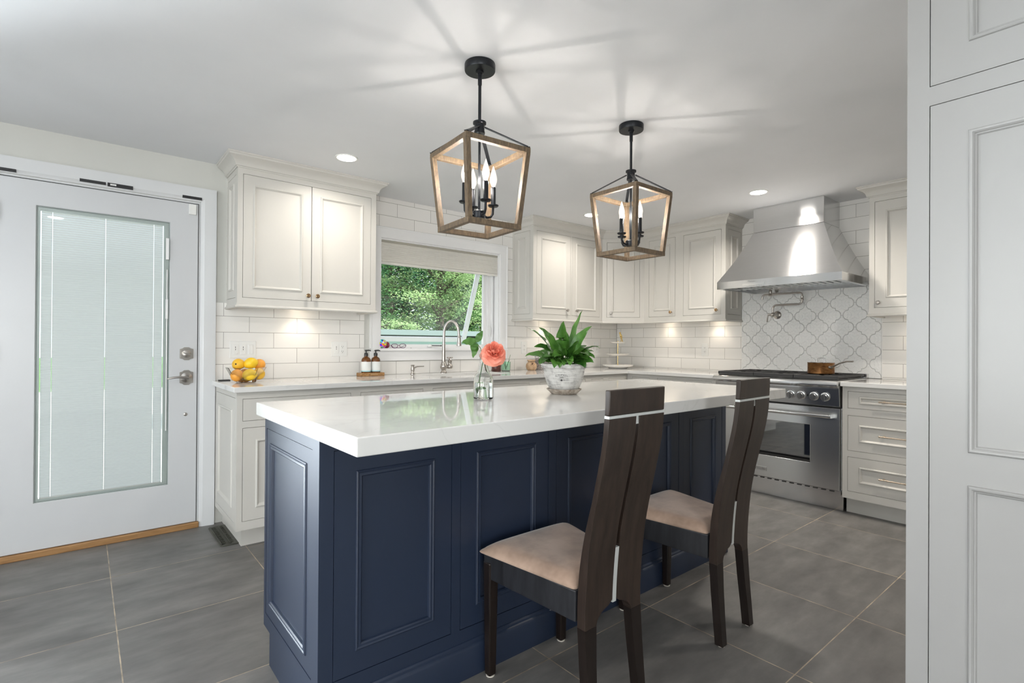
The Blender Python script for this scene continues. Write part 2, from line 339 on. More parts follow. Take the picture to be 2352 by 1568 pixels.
    def grid(s, A, Z, fill, T, d0, d1, mi=0):
        # welded slab from cells; T(a,d,z)
        idx = {}; vs = []; fs = []
        def V(i, j, d):
            if (i, j, d) not in idx: idx[(i, j, d)] = len(vs); vs.append(T(A[i], d0 if d == 0 else d1, Z[j]))
            return idx[(i, j, d)]
        F = {(i, j) for i in range(len(A)-1) for j in range(len(Z)-1) if fill((A[i]+A[i+1])/2, (Z[j]+Z[j+1])/2)}
        for i, j in F:
            fs.append((V(i, j, 0), V(i+1, j, 0), V(i+1, j+1, 0), V(i, j+1, 0))); fs.append((V(i, j, 1), V(i, j+1, 1), V(i+1, j+1, 1), V(i+1, j, 1)))
            if (i-1, j) not in F: fs.append((V(i, j, 0), V(i, j+1, 0), V(i, j+1, 1), V(i, j, 1)))
            if (i+1, j) not in F: fs.append((V(i+1, j, 0), V(i+1, j, 1), V(i+1, j+1, 1), V(i+1, j+1, 0)))
            if (i, j-1) not in F: fs.append((V(i, j, 0), V(i, j, 1), V(i+1, j, 1), V(i+1, j, 0)))
            if (i, j+1) not in F: fs.append((V(i, j+1, 0), V(i+1, j+1, 0), V(i+1, j+1, 1), V(i, j+1, 1)))
        return s.add(vs, fs, mi)
    def build(s, name, mats, parent=None, smooth=None, bevel=None, recalc=True, subsurf=0, solid=None):
        me = bpy.data.meshes.new(name)
        off = OFF[parent.name] if parent is not None else Vector((0, 0, 0))
        me.from_pydata([tuple(p-off) for p in s.v], [], s.f)
        if not isinstance(mats, (list, tuple)): mats = [mats]
        for m_ in mats: me.materials.append(m_)
        if len(mats) > 1: me.polygons.foreach_set('material_index', s.mi)
        if s.uv is None and mats[0].get('brushed'): s.uv = [(p.y+p.x*.37, p.z) for p in s.v]
        if s.uv is not None:
            ul = me.uv_layers.new(name='uv')
            for i, lp in enumerate(me.loops): ul.data[i].uv = s.uv[lp.vertex_index]
        if recalc:
            b_ = bmesh.new(); b_.from_mesh(me); bmesh.ops.recalc_face_normals(b_, faces=b_.faces); b_.to_mesh(me); b_.free()
        if smooth is not None: me.shade_smooth(); me.set_sharp_from_angle(angle=radians(smooth))
        o = bpy.data.objects.new(name, me); COL.objects.link(o)
        if parent is not None: o.parent = parent
        OFF[o.name] = off
        if solid: md = o.modifiers.new('solid', 'SOLIDIFY'); md.thickness = solid; md.offset = 0
        if bevel: md = o.modifiers.new('bevel', 'BEVEL'); md.width = bevel; md.segments = 2; md.limit_method = 'ANGLE'; md.angle_limit = radians(40)
        if subsurf: md = o.modifiers.new('subd', 'SUBSURF'); md.levels = subsurf; md.render_levels = subsurf
        return o
def copy_tree(o, parent=None):
    c = o.copy(); COL.objects.link(c)
    if parent: c.parent = parent
    for ch in [q for q in bpy.data.objects if q.parent == o]: copy_tree(ch, c)
    return c
def FR(O, u, nrm):
    O = Vector(O); u = Vector(u).normalized(); nrm = Vector(nrm).normalized()
    f = lambda a, d, z: O+u*a+nrm*d+Vector((0, 0, z)); f.u = u; f.n = nrm; return f
def struct(o): o['kind'] = 'structure'; return o
def light_part(o, parent):
    off = OFF[parent.name]; o.location = Vector(o.location)-off; o.parent = parent; return o
def text_verts(s, size, ext=.0):
    c = bpy.data.curves.new('t', 'FONT'); c.body = s; c.size = size; c.align_x = 'CENTER'; c.align_y = 'CENTER'; c.resolution_u = 3; c.extrude = ext
    o = bpy.data.objects.new('t', c); COL.objects.link(o); bpy.context.view_layer.update()
    dg = bpy.context.evaluated_depsgraph_get(); me = o.evaluated_get(dg).to_mesh()
    vs = [v_.co.copy() for v_ in me.vertices]; fs = [tuple(p.vertices) for p in me.polygons]
    o.evaluated_get(dg).to_mesh_clear(); bpy.data.objects.remove(o); return vs, fs

def rings(mb, F, a0, a1, z0, z1, R, back=-.018, mi=0):
    """nested rectangular rings (inset, depth), last one filled: a moulded panel front"""
    vs = []; 
    for ins, d in [(0, back)]+R:
        vs += [F(a0+ins, d, z0+ins), F(a1-ins, d, z0+ins), F(a1-ins, d, z1-ins), F(a0+ins, d, z1-ins)]
    k = len(R)+1; fs = [(4*i+j, 4*i+(j+1) % 4, 4*i+4+(j+1) % 4, 4*i+4+j) for i in range(k-1) for j in range(4)]
    fs += [(0, 3, 2, 1), tuple(4*(k-1)+j for j in range(4))]
    mb.add(vs, fs, mi)
def drawer_panel(parent, F, a0, a1, z0, z1, mat, m, mz):
    g = .0022; mb = MB(); vs = []; RR = [(0, -.018)]+panel_R(m)
    for ins, d in RR:
        iz = ins if ins < m-.001 else mz+(ins-m); vs += [F(a0+g+ins, d, z0+g+iz), F(a1-g-ins, d, z0+g+iz), F(a1-g-ins, d, z1-g-iz), F(a0+g+ins, d, z1-g-iz)]
    k = len(RR); mb.add(vs, [(4*i+j, 4*i+(j+1) % 4, 4*i+4+(j+1) % 4, 4*i+4+j) for i in range(k-1) for j in range(4)]+[(0, 3, 2, 1), tuple(4*(k-1)+j for j in range(4))]); return mb.build('drawer', mat, parent, smooth=25)
def panel_R(m): return [(0, 0), (m, 0), (m+.002, .004), (m+.006, .0065), (m+.010, .006), (m+.014, .001), (m+.016, -.003), (m+.020, -.006)]
def door_panel(parent, F, a0, a1, z0, z1, mat, m=.055, name='door', flat=False):
    g = .0022; mb = MB(); rings(mb, F, a0+g, a1-g, z0+g, z1-g, [(0, 0)] if flat else panel_R(m)); return mb.build(name, mat, parent, smooth=25)
def knob(parent, F, a, z, mat=bronze):
    mb = MB(); mb.lathe([(0, -.001), (.007, 0), (.007, .002), (.0035, .004), (.0035, .013), (.009, .016), (.0135, .019), (.0145, .0225), (.0135, .026), (.010, .0275), (.009, .0265), (.006, .0265), (.005, .028), (0, .028)], F(a, 0, z), F.n, 20)
    return mb.build('knob', mat, parent, smooth=40)
def pull(parent, F, a0, a1, z, mat=champ):
    mb = MB(); d = .028
    mb.tube([F(a0, d, z), F(a1, d, z)], .0042, 12)
    for a in (a0+.02, a1-.02):
        mb.tube([F(a, 0, z), F(a, d, z)], .004, 10); mb.tube([F(a, 0, z), F(a, .004, z)], .008, 12)
    for a in (a0, a1): mb.ell(F(a, d, z), .0062, .0062, .0062, 10, 6)
    for a in (a0+.045, a1-.045, (a0+a1)/2): mb.tube([F(a-.003, d, z), F(a+.003, d, z)], .0056, 10)
    return mb.build('handle', mat, parent, smooth=40)
def face_frame(parent, F, a0, a1, z0, z1, ops, mat, name='face_frame', th=.02):
    A = sorted({a0, a1, *[q for o in ops for q in (o[0], o[1])]}); Z = sorted({z0, z1, *[q for o in ops for q in (o[2], o[3])]})
    mb = MB(); mb.grid(A, Z, lambda a, z: not any(o[0] < a < o[1] and o[2] < z < o[3] for o in ops), F, -th, 0); return mb.build(name, mat, parent)

# ------------------------------------------------------------------ room shell
YW, XW, ZC = 3.80, 4.658, 2.303
XL, YB = -3.3, -3.6
mb = MB(); mb.box(XL-.2, XW+.2, YB-.2, YW+.15, -.1, 0); struct(mb.build('floor', floor_m))
mb = MB(); mb.box(XL-.2, XW+.2, YB-.2, YW+.2, ZC, ZC+.2); struct(mb.build('ceiling', ceilp))
DO = (-.352, .571, 0, 2.04); WO = (1.79, 2.97, 1.118, 1.985); GO = (-1.46, -.96, .1, 2.06)
def wallgrid(name, A0, A1, ops, T, mat):
    A = sorted({A0, A1, *[q for o in ops for q in o[:2]]}); Z = sorted({0, ZC, *[q for o in ops for q in o[2:]]})
    mb = MB(); mb.grid(A, Z, lambda a, z: not any(o[0] < a < o[1] and o[2] < z < o[3] for o in ops), T, 0, .15); return struct(mb.build(name, mat))
wallgrid('wall_back', XL, XW+.15, [DO, WO, GO], lambda a, d, z: (a, YW+d, z), wallp)
wallgrid('wall_right', YB, YW, [], lambda a, d, z: (XW+d, a, z), wallp)
LW = (-.8, 2.6, .3, 2.15); BW = (-3.15, -.85, .4, 2.15)
wallgrid('wall_left', YB, YW, [LW], lambda a, d, z: (XL-d, a, z), wallp)
wallgrid('wall_front', XL, XW, [BW], lambda a, d, z: (a, YB-d, z), wallp)
def win_frame(name, F, a0, a1, z0, z1, nmull, mat=white):
    mb = MB(); w = .05
    mb.fbox(F, a0, a1, -.1, -.04, z0, z0+w); mb.fbox(F, a0, a1, -.1, -.04, z1-w, z1)
    for i in range(nmull+2):
        c = a0+w/2+(a1-a0-w)*i/(nmull+1); mb.fbox(F, c-w/2, c+w/2, -.1, -.04, z0+w, z1-w)
    for (p, q, r, s_) in ((a0-.08, a0, z0-.08, z1+.08), (a1, a1+.08, z0-.08, z1+.08), (a0, a1, z1, z1+.08), (a0, a1, z0-.08, z0)): mb.fbox(F, p, q, 0, .02, r, s_)
    o = struct(mb.build(name, mat))
    mb = MB(); mb.fbox(F, a0+w, a1-w, -.075, -.07, z0+w, z1-w); g_ = mb.build('pane', pane_m, o); return o
FB = FR((0, YW, 0), (1, 0, 0), (0, -1, 0)); FL = FR((XL, 0, 0), (0, 1, 0), (1, 0, 0)); FF = FR((0, YB, 0), (-1, 0, 0), (0, 1, 0))
win_frame('window_2', FB, GO[0], GO[1], GO[2], GO[3], 0)
win_frame('added_window_left', FL, LW[0], LW[1], LW[2], LW[3], 2)  # made-up window outside the view, for light from the left
win_frame('added_window_rear', FF, -BW[1], -BW[0], BW[2], BW[3], 2)  # made-up window behind the camera, for light on the room
# backsplash tiles
SILLZ = 1.118
mb = MB(); A = [.656, .72, 1.66, 3.056, 4.645]; Z = [.915, 1.02, 1.415, 2.075, ZC]
def fillb(a, z):
    if a < .72 and z > 1.415: return False
    if 1.66 < a < 3.056 and 1.02 < z < 2.075: return False
    return True
mb.grid(A, Z, fillb, FB, 0, .007); struct(mb.build('wall_backsplash_back', sub_back))
FRT = FR((XW, 0, 0), (0, -1, 0), (-1, 0, 0))          # a = -y
mb = MB(); mb.grid([-3.793, -2.348, -1.264, 1.0], [.915, 1.66, ZC], lambda a, z: not (-2.348 < a < -1.264 and z < 1.66), FRT, 0, .007); struct(mb.build('wall_backsplash_right', sub_right))
# arabesque relief panel
mb = MB(); mb.fbox(FRT, -2.348, -1.264, 0, .004, .90, 1.66); struct(mb.build('wall_backsplash_bed', grout))
q_ = [(.0825*1.0, 0)]
arc = [(.05+.0325*cos(t), .038*sin(t)) for t in [i*pi/2/8 for i in range(9)]]
stp = [(.0465, .0395), (.0452, .0478), (.0440, .0560)]
arc2 = [(.0905-x, .0955-z) for x, z in arc[::-1]]
quad = arc+stp+arc2
out_ = quad+[(-x, z) for x, z in quad[::-1]]; out_ += [(-x, -z) for x, z in out_[1:-1]] if False else [(-x, -z) for x, z in out_]
outline = []
for p in out_:
    if not outline or (Vector(p)-Vector(outline[-1])).length > 1e-4: outline.append(p)
if (Vector(outline[0])-Vector(outline[-1])).length < 1e-4: outline.pop()
def inset(poly, d):
    n_ = len(poly); r = []
    for i in range(n_):
        a_, b_, c_ = Vector(poly[i-1]), Vector(poly[i]), Vector(poly[(i+1) % n_])
        e1 = (b_-a_).normalized(); e2 = (c_-b_).normalized(); t = (e1+e2)
        if t.length < 1e-6: t = e1
        t.normalize(); nrm = Vector((-t.y, t.x)); r.append((b_.x+nrm.x*d, b_.y+nrm.y*d))
    return r
TB = bmesh.new(); uvl = TB.loops.layers.uv.new('uv')
L0 = inset(outline, .0009); L1 = inset(outline, .0045)
for j in range(-1, 9):
    for i in range(-1, 8):
        cy = 2.348-.0905-i*.181-(0.0905 if j % 2 else 0)+.0; cz = .928+.0955*j
        # rows: tiles centred so that edge columns are halves on odd rows
        vs = []
        for lay, d in ((L0, .0035), (L0, .0075), (L1, .0105)):
            vs.append([(TB.verts.new(FRT(-cy+x_, d, cz+z_)), (x_, z_)) for x_, z_ in lay])
        def mk(lst):
            try:
                f_ = TB.faces.new([q[0] for q in lst])
                for lp, q in zip(f_.loops, lst): lp[uvl].uv = q[1]
                f_.smooth = False
            except ValueError: pass
        n_ = len(L0)
        for a_, b_ in ((0, 1), (1, 2)):
            for k in range(n_): mk([vs[a_][k], vs[a_][(k+1) % n_], vs[b_][(k+1) % n_], vs[b_][k]])
        mk(vs[2])
bmesh.ops.recalc_face_normals(TB, faces=TB.faces)
for co, no in (((XW, 2.346, 0), (0, 1, 0)), ((XW, 1.267, 0), (0, -1, 0)), ((XW, 0, .917), (0, 0, -1)), ((XW, 0, 1.658), (0, 0, 1))):
    bmesh.ops.bisect_plane(TB, geom=TB.verts[:]+TB.edges[:]+TB.faces[:], plane_co=co, plane_no=no, clear_outer=True)
me = bpy.data.meshes.new('wall_backsplash_relief'); TB.to_mesh(me); TB.free(); me.materials.append(relief)
o = bpy.data.objects.new('wall_backsplash_relief', me); COL.objects.link(o); struct(o)
mb = MB(); mb.fbox(FRT, -1.266, -1.261, .0, .010, .918, 1.42); struct(mb.build('trim_1', plast))

# ------------------------------------------------------------------ entry door
door = thing('door_1', None, None, (.11, YW, 0)); struct(door)
FD = FR((0, 3.790, 0), (1, 0, 0), (0, -1, 0))
gx0, gx1, gz0, gz1 = -.197, .409, .289, 1.891
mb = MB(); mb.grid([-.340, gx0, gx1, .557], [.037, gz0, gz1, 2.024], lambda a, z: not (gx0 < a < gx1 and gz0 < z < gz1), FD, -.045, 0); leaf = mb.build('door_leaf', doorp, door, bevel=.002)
mb = MB(); w = .004
for p in ((gx0, gx0+w, gz0, gz1), (gx1-w, gx1, gz0, gz1), (gx0+w, gx1-w, gz0, gz0+w), (gx0+w, gx1-w, gz1-w, gz1)): mb.fbox(FD, p[0], p[1], -.044, -.006, p[2], p[3])
mb.build('glazing_gasket', simple('grey_gasket', (.33, .37, .36), .6), door)
mb = MB(); mb.fbox(FD, gx0+.004, gx1-.004, -.012, -.008, gz0+.004, gz1-.004); mb.fbox(FD, gx0+.004, gx1-.004, -.042, -.038, gz0+.004, gz1-.004); mb.build('glass_pane', pane_m, door)
mb = MB(); fm = simple('blind_frame', (.62, .68, .66), .4)
for p in ((gx0+.004, gx0+.016, gz0+.004, gz1-.004), (gx1-.030, gx1-.004, gz0+.004, gz1-.004), (gx0+.016, gx1-.03, gz1-.022, gz1-.004), (gx0+.016, gx1-.03, gz0+.004, gz0+.016)): mb.fbox(FD, p[0], p[1], -.034, -.016, p[2], p[3])
mb.build('blind_frame', fm, door)
mb = MB(); zz = gz0+.022; bx0, bx1 = gx0+.021, gx1-.035; cords = [bx0+.045, (bx0+bx1)/2, bx1-.045]
segs = []; a = bx0
for c_ in cords: segs.append((a, c_-.0011)); a = c_+.0011
segs.append((a, bx1))
while zz < gz1-.026:
    for a0, a1 in segs:
        mb.add([FD(a0, -.0195, zz-.0066), FD(a1, -.0195, zz-.0066), FD(a1, -.0215, zz+.001), FD(a0, -.0215, zz+.001), FD(a1, -.0265, zz+.0066), FD(a0, -.0265, zz+.0066)], [(0, 1, 2, 3), (3, 2, 4, 5)])
    zz += .0125
mb.build('blind_slats', slat_m, door, recalc=False)
mb = MB(); mb.fbox(FD, bx0, bx1, -.028, -.018, gz0+.016, gz0+.022)
for c_ in cords:
    mb.fbox(FD, c_-.0035, c_-.0029, -.0185, -.0179, gz0+.02, gz1-.022); mb.fbox(FD, c_+.0029, c_+.0035, -.0185, -.0179, gz0+.02, gz1-.022)
mb.build('blind_cords', plast, door)
mb = MB(); mb.fbox(FD, gx1-.020, gx1-.008, 0-.006, .004, 1.30, 1.42); mb.fbox(FD, gx1-.022, gx1-.006, .004, .012, 1.66, 1.79); mb.fbox(FD, gx1-.017, gx1-.011, .0, .003, .62, 1.6); mb.build('blind_slider', white, door, bevel=.002)
mb = MB()
def esc(F, a, z, w_, h_):
    pts = [(-w_, -h_*.72), (-w_*.62, -h_*.80), (-w_*.35, -h_), (w_*.35, -h_), (w_*.62, -h_*.80), (w_, -h_*.72), (w_, h_*.72), (w_*.62, h_*.80), (w_*.35, h_), (-w_*.35, h_), (-w_*.62, h_*.80), (-w_, h_*.72)]
    mb.prism([(a+x_, z+z_) for x_, z_ in pts], 0, .004, lambda x_, y_, h: F(x_, h, y_)); mb.prism([(a+x_*.88, z+z_*.88) for x_, z_ in pts], .004, .007, lambda x_, y_, h: F(x_, h, y_))
esc(FD, .500, 1.088, .036, .040); mb.lathe([(0, 0), (.024, .006), (.024, .012), (.018, .015), (0, .015)], FD(.5, 0, 1.088), FD.n, 24)
mb.bar(FD(.478, .024, 1.094), FD(.522, .024, 1.080), .007, .016, FD.n); mb.build('deadbolt', nickel, door, smooth=35)
mb = MB(); esc(FD, .500, .940, .036, .046); mb.lathe([(0, 0), (.031, .006), (.031, .011), (.020, .016), (.013, .020), (.011, .045), (0, .046)], FD(.5, 0, .94), FD.n, 24)
pts = [FD(.506-.11*t, .046+.004*sin(t*3), .940+.010*sin(t*2.6)-.008*t) for t in [i/10 for i in range(11)]]
mb.tube(pts, [.010, .0095, .0085, .008, .0075, .007, .0065, .006, .0055, .005, .004], 12); mb.build('lever_handle', nickel, door, smooth=40)
mb = MB(); mb.lathe([(0, 0), (.010, 0), (.011, .002), (.008, .004), (0, .004)], FD(.497, 0, .712), FD.n, 16); mb.build('peg', nickel, door, smooth=40)
mb = MB(); mb.fbox(FD, .505, .545, 0, .014, 1.955, 2.018); mb.build('door_sensor', plast, door, bevel=.003)
mb = MB()
for z in (1.84, 1.1, .3): mb.tube([FD(-.346, .006, z-.05), FD(-.346, .006, z+.05)], .006, 10)
mb.build('hinge', bronze, door, smooth=40)
mb = MB(); mb.fbox(FD, .560, .5735, -.03, -.012, .9, 1.4); mb.build('strike_strip', rubber, door)
mb = MB(); mb.box(-.344, .562, 3.80, 3.83, 2.0245, 2.0298); mb.box(.5575, .5615, 3.80, 3.83, .036, 2.0245); mb.build('gap_shade_strip', dark, door)  # added dark strips paint the shade of the gap round the leaf
# casing, threshold
c0 = YW-.027
mb = MB()
Fc = FR((0, YW, 0), (1, 0, 0), (0, -1, 0))
prof = [(0, 0), (0, .012), (.012, .016), (.020, .021), (.075, .027), (.085, .027), (.085, 0)]     # across the casing width
def casing(mb, F, path, prof):  # mitred around an opening in (a,z); out measured outward on the right side of travel
    n_ = len(path); P = [Vector(p) for p in path]; vs = []; k = len(prof)
    for i in range(n_):
        ds = []
        if i > 0: ds.append((P[i]-P[i-1]).normalized())
        if i < n_-1: ds.append((P[i+1]-P[i]).normalized())
        nn_ = [Vector((-q.y, q.x)) for q in ds]
        m_ = nn_[0] if len(nn_) == 1 else (nn_[0]+nn_[1]).normalized()/max(.2, (nn_[0]+nn_[1]).normalized().dot(nn_[0]))
        vs += [F(P[i].x+m_.x*o_, d_, P[i].y+m_.y*o_) for o_, d_ in prof]
    fs = [(i*k+j, i*k+(j+1) % k, (i+1)*k+(j+1) % k, (i+1)*k+j) for i in range(n_-1) for j in range(k)]+[tuple(range(k)), tuple((n_-1)*k+j for j in range(k))]
    mb.add(vs, fs)
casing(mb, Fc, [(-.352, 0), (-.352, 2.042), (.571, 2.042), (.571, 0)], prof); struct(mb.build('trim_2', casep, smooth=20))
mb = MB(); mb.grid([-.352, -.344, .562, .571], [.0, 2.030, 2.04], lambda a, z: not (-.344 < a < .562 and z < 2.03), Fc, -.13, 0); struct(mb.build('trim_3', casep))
mb = MB(); mb.box(-.352, .571, 3.772, 3.95, 0, .034); struct(mb.build('trim_4', oak, bevel=.004))
for i, (a0, a1, z, lb) in enumerate(((-.42, -.276, 2.055, 'black magnetic strip on the left end of the white door casing'), (-.019, .097, 2.062, 'black magnetic strip left of the middle of the door casing'), (.104, .222, 2.062, 'black magnetic strip with a torn label, right of the middle of the door casing'), (.47, .575, 2.060, 'black magnetic strip above the top right corner of the entry door'))):
    mb = MB(); mb.fbox(Fc, a0, a1, .0155 if i != 2 else .016, .022 if i != 2 else .026, z-.008-(.004 if i == 2 else 0), z+.008)
    o = mb.build('magnetic_strip', rubber); tag(o, lb, 'strip', 'black strips on the door casing')
    if i == 2:
        OFF[o.name] = Vector(); mb = MB(); mb.fbox(Fc, a0+.012, a0+.04, .026, .027, z-.006, z+.003); mb.build('torn_label', plast, o)
# floor register
v0 = Vector((.626, 3.700)); 
reg = thing('floor_register', 'dark bronze scrollwork floor vent beside the left base cabinet', 'vent', (.665, 3.50, 0))
mb = MB(); mb.prism([(.612+.012, 3.325), (.706, 3.325), (.72, 3.34), (.72, 3.70), (.706, 3.715), (.624, 3.715), (.612, 3.70), (.612, 3.337)], 0, .006); mb.build('rim', vent_m, reg, bevel=.003)
mb = MB()
for i in range(2):
    for k in range(13):
        y = 3.355+k*.026
        mb.tube([(.628+i*.040+.006*cos(t), y+.010*sin(t), .008) for t in [j*2*pi/10 for j in range(11)]], .0018, 6, False); mb.box(.634+i*.04-.001, .634+i*.04+.012, y+.011, y+.013, .006, .010)
mb.box(.618, .622, 3.34, 3.70, .006, .0105); mb.box(.664, .668, 3.34, 3.70, .006, .0105); mb.box(.710, .714, 3.34, 3.70, .006, .0105); mb.build('grille', vent_m, reg)

# ------------------------------------------------------------------ kitchen window
win = thing('window_1', None, None, (2.38, YW, 1.1)); struct(win)
mb = MB(); casing(mb, Fc, [(1.79, SILLZ), (1.79, 1.985), (2.97, 1.985), (2.97, SILLZ)], [(0, 0), (0, .016), (.006, .018), (.07, .018), (.078, .022), (.085, .022), (.085, 0)]); mb.build('casing', white, win, smooth=20)
mb = MB(); mb.box(1.72, 3.04, 3.755, 3.90, 1.100, 1.120); mb.build('sill', white, win, bevel=.004)
mb = MB(); mb.box(1.705, 3.055, 3.782, 3.80, 1.022, 1.100); mb.build('apron', white, win, bevel=.002)
mb = MB(); mb.grid([1.79, 1.80, 2.96, 2.97], [1.12, 1.973, 1.985], lambda a, z: not (1.80 < a < 2.96 and z < 1.973), Fc, -.15, 0)
mb.box(1.80, 1.838, 3.885, 3.935, 1.12, 1.973); mb.box(2.90, 2.96, 3.885, 3.935, 1.12, 1.973); mb.box(2.865, 2.90, 3.90, 3.93, 1.12, 1.973); mb.box(1.838, 2.865, 3.885, 3.935, 1.12, 1.152); mb.box(1.838, 2.865, 3.885, 3.935, 1.93, 1.973)
mb.box(2.935, 2.95, 3.86, 3.885, 1.12, 1.973)
mb.build('window_frame', white, win, bevel=.002)
mb = MB(); mb.box(2.915, 2.928, 3.872, 3.885, 1.23, 1.33); mb.tube([(2.921, 3.866, 1.25), (2.921, 3.862, 1.31)], .004, 8); mb.build('latch', plast, win, bevel=.002)
mb = MB(); mb.ell((2.28, 3.868, 1.140), .022, .014, .014, 14, 8); mb.build('crank_housing', plast, win, smooth=60)
mb = MB(); mb.tube([(2.29, 3.86, 1.142), (2.375, 3.85, 1.141)], .0035, 8); mb.ell((2.38, 3.85, 1.141), .009, .005, .005, 10, 6); mb.build('crank_handle', rubber, win, smooth=60)
# outward opened awning sash (hinged at the top)
S0 = Vector((0, 3.93, 1.90)); tilt = math.atan2(.27, .72); sv = Vector((0, sin(tilt), -cos(tilt))); sn = Vector((0, cos(tilt), sin(tilt)))
FS = lambda a, d, s_: Vector((a, 0, 0))+S0+sv*s_+sn*d
mb = MB(); mb.grid([1.835, 1.875, 2.835, 2.875], [0, .04, .735, .775], lambda a, z: not (1.875 < a < 2.835 and .04 < z < .735), FS, 0, .03); mb.build('awning_sash', white, win, bevel=.003)
mb = MB(); mb.add([FS(a, d, s_) for a in (1.875, 2.835) for d in (.012, .016) for s_ in (.04, .735)], [(0, 1, 3, 2), (4, 6, 7, 5), (0, 4, 5, 1), (2, 3, 7, 6), (0, 2, 6, 4), (1, 5, 7, 3)]); mb.build('sash_glass', pane_m, win)
shade = thing('roller_shade', 'cream cellular fabric shade pulled a short way down the kitchen window', 'window shade', (2.38, 3.80, 1.97))
mb = MB(); mb.box(1.80, 2.96, 3.812, 3.842, 1.955, 1.983); mb.build('headrail', simple('headrail', (.42, .40, .34), .5), shade, bevel=.003)
mb = MB(); N_ = 10
for i in range(N_):
    z1_ = 1.955-i*.0150; mb.prism([(3.816, z1_), (3.812, z1_-.0075), (3.816, z1_-.015), (3.836, z1_-.015), (3.840, z1_-.0075), (3.836, z1_)], 1.802, 2.958, lambda y_, z_, h: (h, y_, z_))
mb.build('fabric', shade_m, shade)
mb = MB(); mb.box(1.80, 2.96, 3.811, 3.841, 1.784, 1.803); mb.build('bottom_rail', simple('shade_rail', (.80, .78, .72), .4), shade, bevel=.003)
mb = MB(); mb.tube([(2.36, 3.806, 1.800), (2.375, 3.800, 1.794), (2.40, 3.800, 1.794), (2.415, 3.806, 1.800)], .003, 8); mb.build('lift_tab', plast, shade, smooth=50)

# ------------------------------------------------------------------ upper cabinets
CROWN = [(0, 2.195), (.006, 2.195), (.008, 2.203), (.014, 2.207), (.016, 2.214), (.020, 2.235), (.032, 2.257), (.050, 2.270), (.058, 2.276), (.060, 2.288), (.066, 2.292), (.066, 2.3025), (0, 2.3025)]
CROWN = [(o_, 2.3025-(2.3025-z_)*.73) for o_, z_ in CROWN]
RAIL = [(-.018, 1.401), (-.018, 1.372), (.0, 1.372), (.010, 1.374), (.013, 1.380), (.010, 1.387), (.003, 1.391), (.003, 1.401)]
def puck(parent, x, y, power=2.6):
    mb = MB(); mb.lathe([(0, 0), (.03, 0), (.03, .008), (0, .008)], (x, y, 1.389), (0, 0, 1), 20); mb.build('puck_light', puck_m, parent)
    d = bpy.data.lights.new('puck_lamp', 'SPOT'); d.energy = power; d.spot_size = radians(125); d.spot_blend = .7; d.color = (1, .84, .66); d.shadow_soft_size = .02
    o = bpy.data.objects.new('puck_lamp', d); COL.objects.link(o); o.location = (x, y, 1.384); light_part(o, parent)
ZB, ZT = 1.40, 2.26
DZ0, DZ1 = 1.434, 2.190
FU = FR((0, 3.50, 0), (1, 0, 0), (0, -1, 0)); FX = FR((4.357, 0, 0), (0, -1, 0), (-1, 0, 0))
def side_panel(parent, F, a0, a1, z0=ZB, z1=ZT, m=.05, mat=cream, nm='side_panel', zz0=1.434, zz1=2.19, th=.02):
    face_frame(parent, F, a0, a1, z0, z1, [(a0+.022, a1-.022, zz0, zz1)], mat, nm, th); door_panel(parent, F, a0+.022, a1-.022, zz0, zz1, mat, m, 'end_panel')
ul = thing('upper_cabinet', 'cream two-door upper cabinet left of the kitchen window', 'cabinet', (1.17, 3.65, ZB))
mb = MB(); mb.box(.742, 1.615, 3.52, 3.792, ZB+.001, 2.30); mb.build('body', cream, ul)
face_frame(ul, FU, .72, 1.615, ZB, ZT, [(.750, 1.163, DZ0, DZ1), (1.163, 1.577, DZ0, DZ1)], cream)
for a0, a1, ka in ((.750, 1.163, 1.138), (1.163, 1.577, 1.198)):
    d = door_panel(ul, FU, a0, a1, DZ0, DZ1, cream); knob(d, FU, ka, 1.468)
FUS = FR((.72, 0, 0), (0, -1, 0), (-1, 0, 0)); side_panel(ul, FUS, -3.792, -3.52, m=.045)
mb = MB(); mb.sweep([(.72, 3.792), (.72, 3.50), (1.615, 3.50), (1.615, 3.792)], CROWN, -1 if False else 1); mb.build('crown_moulding', cream, ul, smooth=30)
mb = MB(); mb.sweep([(.72, 3.792), (.72, 3.50), (1.615, 3.50), (1.615, 3.792)], RAIL, 1); mb.build('light_rail', cream, ul, smooth=30)
puck(ul, 1.17, 3.70, 2.2)
# corner run: window-side unit, diagonal corner unit, range-side unit
u2 = thing('upper_cabinet', 'cream two-door upper cabinet right of the kitchen window, above the plant', 'cabinet', (3.59, 3.65, ZB))
mb = MB(); mb.box(3.143, 4.060, 3.52, 3.792, ZB+.001, 2.30); mb.build('body', cream, u2)
face_frame(u2, FU, 3.121, 4.058, ZB, ZT, [(3.163, 3.602, DZ0, DZ1), (3.620, 4.020, DZ0, DZ1)], cream)
for a0, a1, ka in ((3.163, 3.602, 3.548), (3.620, 4.020, 3.679)):
    d = door_panel(u2, FU, a0, a1, DZ0, DZ1, cream); knob(d, FU, ka, 1.482, nickel)
FUS2 = FR((3.121, 0, 0), (0, -1, 0), (-1, 0, 0)); side_panel(u2, FUS2, -3.792, -3.52, m=.05)
mb = MB(); mb.sweep([(3.121, 3.792), (3.121, 3.50), (4.060, 3.50)], CROWN, 1); mb.build('crown_moulding', cream, u2, smooth=30)
mb = MB(); mb.sweep([(3.121, 3.792), (3.121, 3.50), (4.060, 3.50)], RAIL, 1); mb.build('light_rail', cream, u2, smooth=30)
puck(u2, 3.5, 3.70, 1.6)
dv = Vector((4.357-4.060, 3.205-3.50)); dl = dv.length; FDg = FR((4.060, 3.50, 0), (dv.x, dv.y, 0), (-abs(dv.y), -abs(dv.x), 0))
u3 = thing('corner_cabinet', 'cream single-door diagonal upper cabinet across the room corner', 'cabinet', (4.35, 3.5, ZB))
